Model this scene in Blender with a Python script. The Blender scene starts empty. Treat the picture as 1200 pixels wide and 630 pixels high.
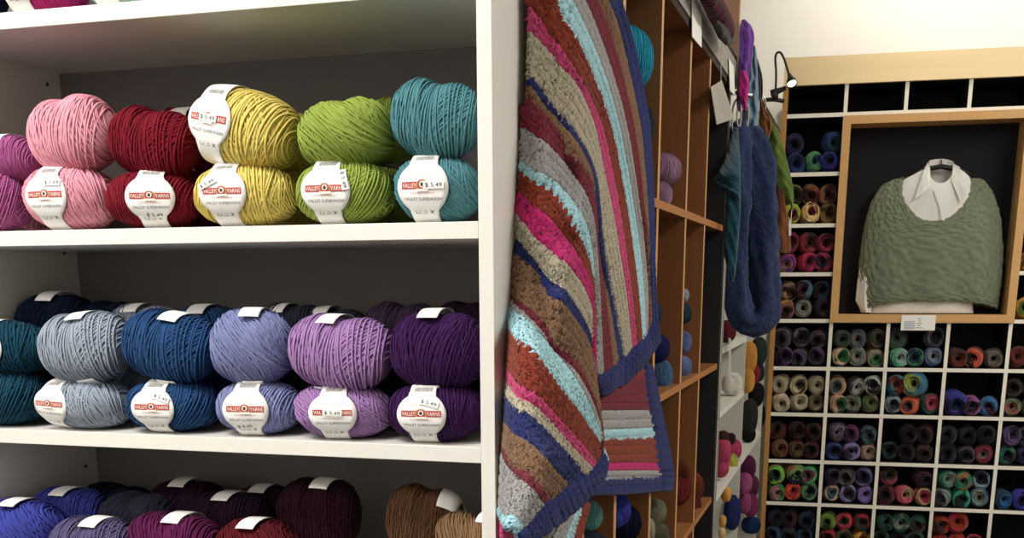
import bpy, math, random
import numpy as np
from mathutils import Matrix, Vector

random.seed(7)
rng = np.random.default_rng(7)
PI = math.pi
SC = bpy.context.scene
COL = SC.collection

# ------------------------------------------------------------------ camera
F_PX, CY_PX = 1317.9, 677.9
PITCH, YAW, ROLL = .25652, .29554, -.00441
def camera_rotation(p, y, r):
    c, s = math.cos(y), math.sin(y)
    rz = np.array([[c, s, 0], [-s, c, 0], [0, 0, 1]])
    b = np.array([[1, 0, 0], [0, 0, -1], [0, 1, 0]])
    c, s = math.cos(p), math.sin(p)
    rx = np.array([[1, 0, 0], [0, c, -s], [0, s, c]])
    c, s = math.cos(r), math.sin(r)
    rr = np.array([[c, -s, 0], [s, c, 0], [0, 0, 1]])
    return rr @ rx @ b @ rz
CR = camera_rotation(PITCH, YAW, ROLL)
CPOS = np.array([0, 0, 1.5])
cam_data = bpy.data.cameras.new('camera')
cam = bpy.data.objects.new('camera', cam_data)
COL.objects.link(cam)
m = np.eye(4)
m[:3, 0], m[:3, 1], m[:3, 2], m[:3, 3] = CR[0], -CR[1], -CR[2], CPOS
cam.matrix_world = Matrix(m.tolist())
cam_data.sensor_fit = 'HORIZONTAL'
cam_data.sensor_width = 36
cam_data.lens = F_PX / 1200 * 36
cam_data.shift_y = (CY_PX - 315) / 1200
cam_data.clip_start = .05
SC.camera = cam

# surveying helpers: where a sight line meets a real plane of the shop
def ray(x, y):
    return CR.T @ np.array([(x - 600) / F_PX, (y - CY_PX) / F_PX, 1])
def at_y(x, y, Y):
    r = ray(x, y); return CPOS + r * (Y / r[1])
def at_x(x, y, X):
    r = ray(x, y); return CPOS + r * (X / r[0])
def depth(p):
    return float((CR @ (np.array(p) - CPOS))[2])
WA = .05957                                    # the far wall is turned a little
WU = np.array([math.cos(WA), math.sin(WA), 0]); WN = np.array([-math.sin(WA), math.cos(WA), 0])
WD = 5.0
def wall_pt(u, d, z):
    return WU * u + WN * d + np.array([0, 0, z])
def at_wall(x, y, D=WD):
    r = ray(x, y); p = CPOS + r * (D / (r @ WN)); return float(p @ WU), float(p[2])

# ------------------------------------------------------------------ colour and materials
def lin(h):
    if isinstance(h, str):
        h = h.lstrip('#'); h = [int(h[i:i + 2], 16) / 255 for i in (0, 2, 4)]
    return tuple((c / 12.92 if c <= .04045 else ((c + .055) / 1.055) ** 2.4) for c in h)
MATS = {}
def new_mat(name):
    m = bpy.data.materials.new(name); m.use_nodes = True
    nt = m.node_tree; b = nt.nodes['Principled BSDF']
    return m, nt, b
def plain(name, col, rough=.6, metal=0, noise=.06, scale=30, bump=0, bump_scale=200, spec=.5):
    if name in MATS: return MATS[name]
    m, nt, b = new_mat(name)
    c = lin(col)
    tc = nt.nodes.new('ShaderNodeTexCoord'); n = nt.nodes.new('ShaderNodeTexNoise')
    n.inputs['Scale'].default_value = scale; n.inputs['Detail'].default_value = 4
    nt.links.new(tc.outputs['Object'], n.inputs['Vector'])
    mx = nt.nodes.new('ShaderNodeMix'); mx.data_type = 'RGBA'
    mx.inputs[6].default_value = (*[v * (1 - noise) for v in c], 1)
    mx.inputs[7].default_value = (*[min(1, v * (1 + noise)) for v in c], 1)
    nt.links.new(n.outputs['Fac'], mx.inputs[0]); nt.links.new(mx.outputs[2], b.inputs['Base Color'])
    b.inputs['Roughness'].default_value = rough; b.inputs['Metallic'].default_value = metal
    b.inputs['Specular IOR Level'].default_value = spec
    if bump:
        n2 = nt.nodes.new('ShaderNodeTexNoise'); n2.inputs['Scale'].default_value = bump_scale
        nt.links.new(tc.outputs['Object'], n2.inputs['Vector'])
        bp = nt.nodes.new('ShaderNodeBump'); bp.inputs['Strength'].default_value = bump; bp.inputs['Distance'].default_value = .002
        nt.links.new(n2.outputs['Fac'], bp.inputs['Height']); nt.links.new(bp.outputs[0], b.inputs['Normal'])
    MATS[name] = m
    return m
def wood(name, col, dark=.8, axis='Z', scale=6, rough=.45):
    if name in MATS: return MATS[name]
    m, nt, b = new_mat(name); c = lin(col)
    tc = nt.nodes.new('ShaderNodeTexCoord'); mp = nt.nodes.new('ShaderNodeMapping')
    s = {'X': (scale * .12, scale * 4, scale * 4), 'Y': (scale * 4, scale * .12, scale * 4), 'Z': (scale * 4, scale * 4, scale * .12)}[axis]
    mp.inputs['Scale'].default_value = s
    n = nt.nodes.new('ShaderNodeTexNoise'); n.inputs['Scale'].default_value = 3; n.inputs['Detail'].default_value = 6; n.inputs['Distortion'].default_value = .6
    nt.links.new(tc.outputs['Object'], mp.inputs['Vector']); nt.links.new(mp.outputs[0], n.inputs['Vector'])
    mx = nt.nodes.new('ShaderNodeMix'); mx.data_type = 'RGBA'
    mx.inputs[6].default_value = (*[v * dark for v in c], 1); mx.inputs[7].default_value = (*[min(1, v * 1.12) for v in c], 1)
    nt.links.new(n.outputs['Fac'], mx.inputs[0]); nt.links.new(mx.outputs[2], b.inputs['Base Color'])
    b.inputs['Roughness'].default_value = rough
    MATS[name] = m
    return m
def yarn(name, col, fuzz=.25):
    """spun wool: matt, a little sheen, slight heathering"""
    if name in MATS: return MATS[name]
    m, nt, b = new_mat(name); c = lin(col)
    tc = nt.nodes.new('ShaderNodeTexCoord')
    n = nt.nodes.new('ShaderNodeTexNoise'); n.inputs['Scale'].default_value = 220; n.inputs['Detail'].default_value = 3
    nt.links.new(tc.outputs['Object'], n.inputs['Vector'])
    mx = nt.nodes.new('ShaderNodeMix'); mx.data_type = 'RGBA'
    mx.inputs[6].default_value = (*[v * .82 for v in c], 1); mx.inputs[7].default_value = (*[min(1, v * 1.16) for v in c], 1)
    nt.links.new(n.outputs['Fac'], mx.inputs[0]); nt.links.new(mx.outputs[2], b.inputs['Base Color'])
    bp = nt.nodes.new('ShaderNodeBump'); bp.inputs['Strength'].default_value = .35; bp.inputs['Distance'].default_value = .001
    nt.links.new(n.outputs['Fac'], bp.inputs['Height']); nt.links.new(bp.outputs[0], b.inputs['Normal'])
    b.inputs['Roughness'].default_value = .95; b.inputs['Specular IOR Level'].default_value = .15
    b.inputs['Sheen Weight'].default_value = fuzz; b.inputs['Sheen Roughness'].default_value = .5
    b.inputs['Sheen Tint'].default_value = (*[min(1, v * 1.3 + .02) for v in c], 1)
    MATS[name] = m
    return m
def variegated():
    """self-striping wool: three colours of the ball's own, changing along the strand"""
    if 'variegated_wool' in MATS: return MATS['variegated_wool']
    m, nt, b = new_mat('variegated_wool')
    uv = nt.nodes.new('ShaderNodeUVMap'); uv.uv_map = 'strand'
    sep = nt.nodes.new('ShaderNodeSeparateXYZ'); nt.links.new(uv.outputs[0], sep.inputs[0])
    tc = nt.nodes.new('ShaderNodeTexCoord'); oi = nt.nodes.new('ShaderNodeObjectInfo')
    ad = nt.nodes.new('ShaderNodeVectorMath'); ad.operation = 'ADD'
    sc = nt.nodes.new('ShaderNodeVectorMath'); sc.operation = 'SCALE'; sc.inputs[0].default_value = (7, 5, 9)
    nt.links.new(oi.outputs['Random'], sc.inputs['Scale']); nt.links.new(tc.outputs['Object'], ad.inputs[0]); nt.links.new(sc.outputs[0], ad.inputs[1])
    n = nt.nodes.new('ShaderNodeTexNoise'); n.inputs['Scale'].default_value = 17; n.inputs['Detail'].default_value = 1.5
    nt.links.new(ad.outputs[0], n.inputs['Vector'])
    ma = nt.nodes.new('ShaderNodeMath'); ma.operation = 'MULTIPLY_ADD'; ma.inputs[1].default_value = 1.7; ma.inputs[2].default_value = -.85
    nt.links.new(n.outputs['Fac'], ma.inputs[0])
    su = nt.nodes.new('ShaderNodeMath'); su.operation = 'ADD'; nt.links.new(ma.outputs[0], su.inputs[0]); nt.links.new(sep.outputs[0], su.inputs[1])
    def att(nm):
        a = nt.nodes.new('ShaderNodeAttribute'); a.attribute_type = 'OBJECT'; a.attribute_name = nm; return a
    a1, a2, a3 = att('wool_a'), att('wool_b'), att('wool_c')
    def band(lo, hi):
        r = nt.nodes.new('ShaderNodeMapRange'); r.interpolation_type = 'SMOOTHSTEP'; r.inputs[1].default_value = lo; r.inputs[2].default_value = hi
        nt.links.new(su.outputs[0], r.inputs[0]); return r
    r1, r2 = band(.25, .45), band(.62, .85)
    m1 = nt.nodes.new('ShaderNodeMix'); m1.data_type = 'RGBA'; m2 = nt.nodes.new('ShaderNodeMix'); m2.data_type = 'RGBA'
    nt.links.new(r1.outputs[0], m1.inputs[0]); nt.links.new(a3.outputs['Color'], m1.inputs[6]); nt.links.new(a2.outputs['Color'], m1.inputs[7])
    nt.links.new(r2.outputs[0], m2.inputs[0]); nt.links.new(m1.outputs[2], m2.inputs[6]); nt.links.new(a1.outputs['Color'], m2.inputs[7])
    nt.links.new(m2.outputs[2], b.inputs['Base Color'])
    b.inputs['Roughness'].default_value = .95; b.inputs['Specular IOR Level'].default_value = .15; b.inputs['Sheen Weight'].default_value = .15
    MATS['variegated_wool'] = m
    return m
def emit(name, col, strength):
    if name in MATS: return MATS[name]
    m, nt, b = new_mat(name)
    b.inputs['Base Color'].default_value = (*lin(col), 1)
    b.inputs['Emission Color'].default_value = (*lin(col), 1); b.inputs['Emission Strength'].default_value = strength
    MATS[name] = m
    return m

# ------------------------------------------------------------------ mesh helpers
class MB:
    """collects pieces of one part; every piece may carry its own material slot"""
    def __init__(self): self.v = []; self.f = []; self.mi = []; self.n = 0
    def add(self, v, f, mi=0):
        v = np.asarray(v, float)
        self.v.append(v); o = self.n
        self.f += [tuple(int(i) + o for i in q) for q in f]
        self.mi += list(mi) if isinstance(mi, (list, tuple, np.ndarray)) else [mi] * len(f)
        self.n += len(v)
        return self
    def box(self, a, b, mi=0, face=None, bev=0):
        """box from corner a to b; face = {'+x':slot,...} gives single faces another slot"""
        (x0, y0, z0), (x1, y1, z1) = a, b
        v = [(x0, y0, z0), (x1, y0, z0), (x1, y1, z0), (x0, y1, z0), (x0, y0, z1), (x1, y0, z1), (x1, y1, z1), (x0, y1, z1)]
        f = [(0, 3, 2, 1), (4, 5, 6, 7), (0, 1, 5, 4), (2, 3, 7, 6), (1, 2, 6, 5), (3, 0, 4, 7)]
        k = ['-z', '+z', '-y', '+y', '+x', '-x']
        return self.add(v, f, [(face or {}).get(q, mi) for q in k])
    def tube(self, path, r, sides=8, mi=0, closed=False, caps=True):
        path = np.asarray(path, float); n = len(path)
        r = np.broadcast_to(np.asarray(r, float), (n,))
        t = np.gradient(path, axis=0) if not closed else np.roll(path, -1, 0) - np.roll(path, 1, 0)
        t /= np.linalg.norm(t, axis=1, keepdims=True) + 1e-12
        up = np.array([0, 0, 1.]) if abs(t[0][2]) < .9 else np.array([1., 0, 0])
        a = np.cross(t[0], up); a /= np.linalg.norm(a); fr = []
        for i in range(n):
            a = a - t[i] * (a @ t[i]); a /= np.linalg.norm(a) + 1e-12; fr.append((a, np.cross(t[i], a)))
        th = np.arange(sides) * 2 * PI / sides
        v = np.concatenate([path[i] + r[i] * (np.outer(np.cos(th), fr[i][0]) + np.outer(np.sin(th), fr[i][1])) for i in range(n)])
        f = []
        for i in range(n if closed else n - 1):
            j = (i + 1) % n
            f += [(i * sides + k, i * sides + (k + 1) % sides, j * sides + (k + 1) % sides, j * sides + k) for k in range(sides)]
        if caps and not closed:
            f += [tuple(range(sides))[::-1], tuple((n - 1) * sides + k for k in range(sides))]
        return self.add(v, f, mi)
    def lathe(self, prof, origin=(0, 0, 0), axis=(0, 0, 1), sides=24, mi=0):
        """prof: (radius, height) pairs along axis"""
        ax = np.array(axis, float); ax /= np.linalg.norm(ax)
        e = np.cross(ax, [1, 0, 0] if abs(ax[0]) < .9 else [0, 1, 0]); e /= np.linalg.norm(e); g = np.cross(ax, e)
        th = np.arange(sides) * 2 * PI / sides; ring = np.outer(np.cos(th), e) + np.outer(np.sin(th), g)
        v = np.concatenate([np.array(origin) + ring * max(r, 1e-5) + ax * h for r, h in prof]); f = []
        for i in range(len(prof) - 1):
            f += [(i * sides + k, i * sides + (k + 1) % sides, (i + 1) * sides + (k + 1) % sides, (i + 1) * sides + k) for k in range(sides)]
        return self.add(v, f, mi)
    def grid(self, P, mi=0, close_u=False, flip=False):
        """P[rows][cols][3]"""
        P = np.asarray(P, float); R_, C_ = P.shape[:2]; f = []
        for i in range(R_ - 1):
            for j in range(C_ if close_u else C_ - 1):
                k = (j + 1) % C_
                q = (i * C_ + j, i * C_ + k, (i + 1) * C_ + k, (i + 1) * C_ + j)
                f.append(q[::-1] if flip else q)
        return self.add(P.reshape(-1, 3), f, mi)
    def mesh(self, name, mats, smooth=True):
        me = bpy.data.meshes.new(name)
        v = np.concatenate(self.v)
        me.from_pydata(v.tolist(), [], self.f)
        for m_ in (mats if isinstance(mats, (list, tuple)) else [mats]): me.materials.append(m_)
        me.polygons.foreach_set('material_index', self.mi)
        me.polygons.foreach_set('use_smooth', [smooth] * len(self.f))
        me.update()
        return me
    def build(self, name, mats, parent=None, smooth=False, loc=None, bevel=0):
        o = bpy.data.objects.new(name, self.mesh(name, mats, smooth)); COL.objects.link(o)
        if parent is not None: o.parent = parent
        if loc is not None: o.location = loc
        if bevel:
            b = o.modifiers.new('bevel', 'BEVEL'); b.width = bevel; b.segments = 2; b.limit_method = 'ANGLE'
        return o
def tag(o, label=None, cat=None, group=None, kind=None):
    if label: o['label'] = label
    if cat: o['category'] = cat
    if group: o['group'] = group
    if kind: o['kind'] = kind
    return o
def empty(name, loc, rot=(0, 0, 0)):
    o = bpy.data.objects.new(name, None); COL.objects.link(o); o.location = [float(c) for c in loc]; o.rotation_euler = rot
    o.empty_display_size = .05
    return o
def link_obj(name, me, parent=None):
    o = bpy.data.objects.new(name, me); COL.objects.link(o)
    if parent is not None: o.parent = parent
    return o
_txt = {}
def text_shape(s):
    """outline faces of a line of lettering, 1 unit high, starting at x=0; returns verts, faces, width"""
    if s in _txt: return _txt[s]
    cu = bpy.data.curves.new('lettering', 'FONT'); cu.body = s; cu.resolution_u = 2
    o = bpy.data.objects.new('lettering', cu); COL.objects.link(o)
    bpy.context.view_layer.update()
    dg = bpy.context.evaluated_depsgraph_get()
    me = o.evaluated_get(dg).to_mesh()
    v = np.array([p.co[:] for p in me.vertices]); f = [tuple(p.vertices) for p in me.polygons]
    o.evaluated_get(dg).to_mesh_clear()
    bpy.data.objects.remove(o); bpy.data.curves.remove(cu)
    v[:, 0] -= v[:, 0].min()
    _txt[s] = (v, f, float(v[:, 0].max()))
    return _txt[s]
def catmull(pts, n):
    p = np.array(pts, float)
    if len(p) == 2: return np.array([p[0] + (p[1] - p[0]) * t for t in np.linspace(0, 1, n)])
    q = np.vstack([2 * p[0] - p[1], p, 2 * p[-1] - p[-2]]); out = []
    for i in range(1, len(q) - 2):
        for t in np.linspace(0, 1, 24, endpoint=False):
            a, b, c, d = q[i - 1], q[i], q[i + 1], q[i + 2]
            out.append(.5 * (2 * b + (c - a) * t + (2 * a - 5 * b + 4 * c - d) * t ** 2 + (3 * b - a - 3 * c + d) * t ** 3))
    out.append(p[-1]); out = np.array(out)
    L = np.concatenate([[0], np.cumsum(np.linalg.norm(np.diff(out, axis=0), axis=1))])
    s = np.linspace(0, L[-1], n)
    return np.stack([np.interp(s, L, out[:, k]) for k in range(out.shape[1])], 1)

# ------------------------------------------------------------------ wound balls
BOXY = 2.35
LUMP = []; PINCH = [0]
def lumps(P):
    f = np.ones(len(P))
    for v, ph, am in LUMP: f += am * np.sin(P @ v + ph)
    if PINCH[0]:
        up = np.clip((P[:, 2] - .1) / .7, 0, 1) * np.clip((.9 - P[:, 1]) / .5, 0, 1)
        f -= PINCH[0] * up * np.exp(-((P[:, 0] - .05) / .26) ** 2)
    return f
def wound_tubes(mb, circles, axes, seg=40, sides=5, mi=0):
    """circles: (normal, offset, lift, strand radius, wobble seed); axes: the ball's half axes"""
    th = np.arange(seg) * 2 * PI / seg
    ca = np.arange(sides) * 2 * PI / sides
    axes = np.array(axes)
    for nrm, d, lift, rr, sd in circles:
        n = np.array(nrm, float); n /= np.linalg.norm(n)
        e = np.cross(n, [0, 0, 1] if abs(n[2]) < .9 else [0, 1, 0]); e /= np.linalg.norm(e); g = np.cross(n, e)
        dd = d + .018 * np.sin(2 * th + sd * 6.3) + .010 * np.sin(3 * th + sd * 17)
        dd = np.clip(dd, -.985, .985); rad = np.sqrt(1 - dd ** 2)
        P = n * dd[:, None] + rad[:, None] * (np.outer(np.cos(th), e) + np.outer(np.sin(th), g))
        li = 1 + lift / axes.mean() + .012 * np.sin(th + sd * 11)
        P = P / (np.abs(P) ** BOXY).sum(1, keepdims=True) ** (1 / BOXY)
        W = P * axes * (li * lumps(P))[:, None]
        T = np.roll(W, -1, 0) - np.roll(W, 1, 0); T /= np.linalg.norm(T, axis=1, keepdims=True) + 1e-9
        N = P / axes; N /= np.linalg.norm(N, axis=1, keepdims=True)
        B = np.cross(T, N)
        V = W[:, None, :] + rr * (np.cos(ca)[None, :, None] * N[:, None, :] * .60 + np.sin(ca)[None, :, None] * B[:, None, :] * 1.16)
        f = []
        for i in range(seg):
            j = (i + 1) % seg
            f += [(i * sides + k, j * sides + k, j * sides + (k + 1) % sides, i * sides + (k + 1) % sides) for k in range(sides)]
        mb.add(V.reshape(-1, 3), f, mi)
def ellipsoid(mb, axes, nu=28, nv=16, mi=0):
    pr = [(math.sin(PI * k / nv), -math.cos(PI * k / nv)) for k in range(nv + 1)]
    v = []; f = []
    for r, h in pr:
        for j in range(nu):
            a = 2 * PI * j / nu; q = (h, max(r, 1e-4) * math.cos(a), max(r, 1e-4) * math.sin(a))
            k = sum(abs(c) ** BOXY for c in q) ** (-1 / BOXY); v.append((axes[0] * q[0] * k, axes[1] * q[1] * k, axes[2] * q[2] * k))
    for i in range(nv):
        f += [(i * nu + j, i * nu + (j + 1) % nu, (i + 1) * nu + (j + 1) % nu, (i + 1) * nu + j) for j in range(nu)]
    v = np.array(v); mb.add(v * lumps(v / np.array(axes))[:, None], f, mi)
def rotx(v, a):
    c, s = math.cos(a), math.sin(a); return np.array([v[0], v[1] * c - v[2] * s, v[1] * s + v[2] * c])
BASE = np.array([.056, .046, .043])             # half axes of the standard ball
def ball_mesh(name, seed, tilt, layers=5, strand=.00108, seg=48, base_n=54, sides=5, lump=.018, pinch=0):
    """a pull-skein: strands run round the long axis, later bundles cross the earlier ones"""
    r = random.Random(seed); mb = MB()
    inner = BASE - strand * 1.9
    LUMP[:] = [(np.array([r.uniform(-1, 1), r.uniform(-1, 1), r.uniform(-1, 1)]) * q, r.uniform(0, 6.28), lump * w) for q, w in ((2.2, 1), (3.2, .8), (4.5, .6))]
    PINCH[0] = pinch
    ellipsoid(mb, inner * .985)
    cs = []
    n0 = (math.cos(tilt), math.sin(tilt) * .4, math.sin(tilt))
    for k in range(base_n):
        d = -0.96 + 1.92 * (k + .5) / base_n
        cs.append((np.array(n0) + np.array([0, r.uniform(-.03, .03), r.uniform(-.03, .03)]), d, 0, strand, r.random()))
    az = r.uniform(0, 6.28)
    for L in range(layers):
        al = tilt + r.uniform(.12, .42) * (1 if r.random() < .6 else -1); az = r.choice([1.57, 1.57, 1.2, 1.9, .6, 2.6])
        n = rotx(np.array([math.cos(al), math.sin(al), 0]), az)
        nn = r.randint(14, 26); d0 = r.uniform(-.75, .1)
        fan = r.uniform(.01, .035)
        for k in range(nn):
            q = n + np.array([0, fan * (k - nn / 2), -fan * .6 * (k - nn / 2)]) + np.array([r.uniform(-.012, .012) for _ in range(3)])
            edge = min(1, 1.2 * min(k + .7, nn - k - .3) / 3)
            cs.append((q, d0 + k * strand * 2.05 / .048, (.0005 + .00055 * L) * edge, strand * r.uniform(.92, 1.08), r.random()))
    wound_tubes(mb, cs, inner, seg, sides)
    return mb.mesh(name, yarn('wool_plain', '#888888'))
def cake_mesh(name, seed, seg=26, sides=5):
    """a ball wound with a hollow core: rings from the hole over the face and down the side; axis along -y (towards the aisle)"""
    r = random.Random(seed); mb = MB(); Ro, Lh = .0365, .047
    prof = []
    for k in range(8): prof.append((.0118 + .0019 * k * 1.05, -Lh * (.60 + .36 * math.sin(k / 8 * 1.5))))
    for k in range(9):
        a = k / 8 * PI / 2; prof.append((.0262 + .0105 * math.sin(a), -Lh * .72 - .0165 * math.cos(a) + .004))
    for k in range(10): prof.append((Ro * (1 - .012 * (k - 3) ** 2 / 9), -Lh * .72 + .008 + k * .0068))
    ts = []; us = []
    th = np.arange(seg) * 2 * PI / seg; ca = np.arange(sides) * 2 * PI / sides
    for i, (rad, y) in enumerate(prof):
        ti, tp = r.uniform(.05, .48), r.uniform(0, 6.28)
        ce = (r.uniform(-.0022, .0022), r.uniform(-.0022, .0022))
        rr = .0029 * r.uniform(.8, 1.35)
        rv = rad * (1 + .05 * np.sin(2 * th + tp) + .03 * np.sin(3 * th + i))
        P = np.stack([ce[0] + rv * np.cos(th), y + rad * ti * np.sin(th + tp) * .45, ce[1] + rv * np.sin(th)], 1)
        T = np.roll(P, -1, 0) - np.roll(P, 1, 0); T /= np.linalg.norm(T, axis=1, keepdims=True)
        A = np.stack([np.cos(th), np.zeros(seg), np.sin(th)], 1); B = np.cross(T, A)
        V = P[:, None, :] + rr * (np.cos(ca)[None, :, None] * A[:, None, :] + np.sin(ca)[None, :, None] * B[:, None, :])
        f = []
        for a in range(seg):
            b = (a + 1) % seg
            f += [(a * sides + k, a * sides + (k + 1) % sides, b * sides + (k + 1) % sides, b * sides + k) for k in range(sides)]
        mb.add(V.reshape(-1, 3), f)
        ts += [i / (len(prof) - 1) ** 1.0] * (seg * sides)
    # body inside the windings and the shade-darkened funnel of the core
    pr = [(.001, Lh * .5), (.007, Lh * .35), (.0095, -Lh * .3), (.0112, -Lh * .6), (.022, -Lh * .93), (.031, -Lh * .86), (Ro - .001, -Lh * .5), (Ro - .001, Lh * .7), (.026, Lh * .95), (.002, Lh * .97)]
    n0 = mb.n; mb.lathe(pr, axis=(0, 1, 0), sides=20)
    for k in range(len(pr)): ts += [min(1, k / 6)] * 20
    me = mb.mesh(name, variegated())
    uvl = me.uv_layers.new(name='strand')
    idx = np.zeros(len(me.loops), dtype=np.int32); me.loops.foreach_get('vertex_index', idx)
    uv = np.zeros((len(idx), 2)); uv[:, 0] = np.array(ts)[idx]
    uvl.data.foreach_set('uv', uv.ravel())
    return me
# ------------------------------------------------------------------ room shell
M_wall = plain('painted_wall', '#f4f0e6', .8, noise=.02)
M_floor = plain('dark_carpet', '#35312e', .95, noise=.2, scale=120, bump=.4)
M_ceil = plain('ceiling_tile', '#e8e6df', .9, noise=.03)
def struct(name, mb, mat):
    return tag(mb.build(name, mat), kind='structure')
XL, XR, YF, YB, ZC = -2.6, 3.4, -2.6, 5.42, 3.15
struct('floor', MB().box((XL, YF, -.1), (XR, 6.1, 0)), M_floor)
struct('ceiling', MB().box((XL, YF, ZC), (XR, 6.1, ZC + .1)), M_ceil)
struct('wall_left', MB().box((XL - .1, YF, 0), (XL, 6.1, ZC)), M_wall)
struct('wall_right', MB().box((XR, YF, 0), (XR + .1, 6.1, ZC)), M_wall)
struct('wall_front', MB().box((XL - .1, YF - .1, 0), (XR + .1, YF, ZC)), M_wall)
wb = MB()
pts = [wall_pt(u, d, z) for z in (0, ZC) for d in (5.40, 5.50) for u in (-2.55, 3.75)]
wb.add(pts, [(0, 1, 3, 2), (4, 6, 7, 5), (0, 4, 5, 1), (2, 3, 7, 6), (1, 5, 7, 3), (0, 2, 6, 4)])
struct('wall_back', wb, M_wall)

# ------------------------------------------------------------------ white shelving with the plain wool
M_white = plain('white_melamine', '#e0dcd5', .45, noise=.015)
M_inner = plain('white_melamine_shaded', '#b9b4ae', .6, noise=.03)  # darker copy of the white melamine, inside shade in its colour; not applied
M_backb = plain('back_board_shade_grey', '#6c6867', .8, noise=.04)  # white board greyed: the compartments' shade is put into its colour
M_hole = plain('peg_hole', '#1c1a19', .9)
YW = 1.3
SHELF_Z = [2.0950, 1.8335, 1.5705, 1.3065, 1.0425, .7785, .5145]      # tops
XI0, XI1 = -1.207, -.4348
white = empty('white_shelf_unit', (-.82, YW, 0)); tag(white, 'white shelf unit holding the plain balls of wool, striped blanket on its end', 'shelf unit')
def wpart(name, mb, mats=None, bevel=.0008):
    o = mb.build(name, mats or M_white, white, bevel=bevel)
    o.matrix_parent_inverse = Matrix.Translation((.82, -YW, 0)); return o
wpart('side_panel', MB().box((XI0 - .0185, YW, 0), (XI0, YW + .292, 2.15), 0))
wpart('side_panel', MB().box((XI1, YW, 0), (XI1 + .0182, YW + .292, 2.15), 0))
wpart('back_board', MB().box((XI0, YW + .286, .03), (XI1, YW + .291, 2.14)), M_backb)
wpart('top_board', MB().box((XI0, YW + .001, 2.13), (XI1, YW + .286, 2.15)))
for z in SHELF_Z[1:] + [.09]:
    wpart('shelf', MB().box((XI0 + .0002, YW + .0006, z - .0195), (XI1 - .0002, YW + .286, z)))
pm = MB()
for z in (1.55, 1.795, 1.2126, 1.70):
    pm.lathe([(.0, 0), (.0022, 0), (.0028, .0014), (.0008, .0016)], (XI0, YW + .255, z), (1, 0, 0), 10)
wpart('shelf_pin', pm, M_hole, 0)

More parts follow.
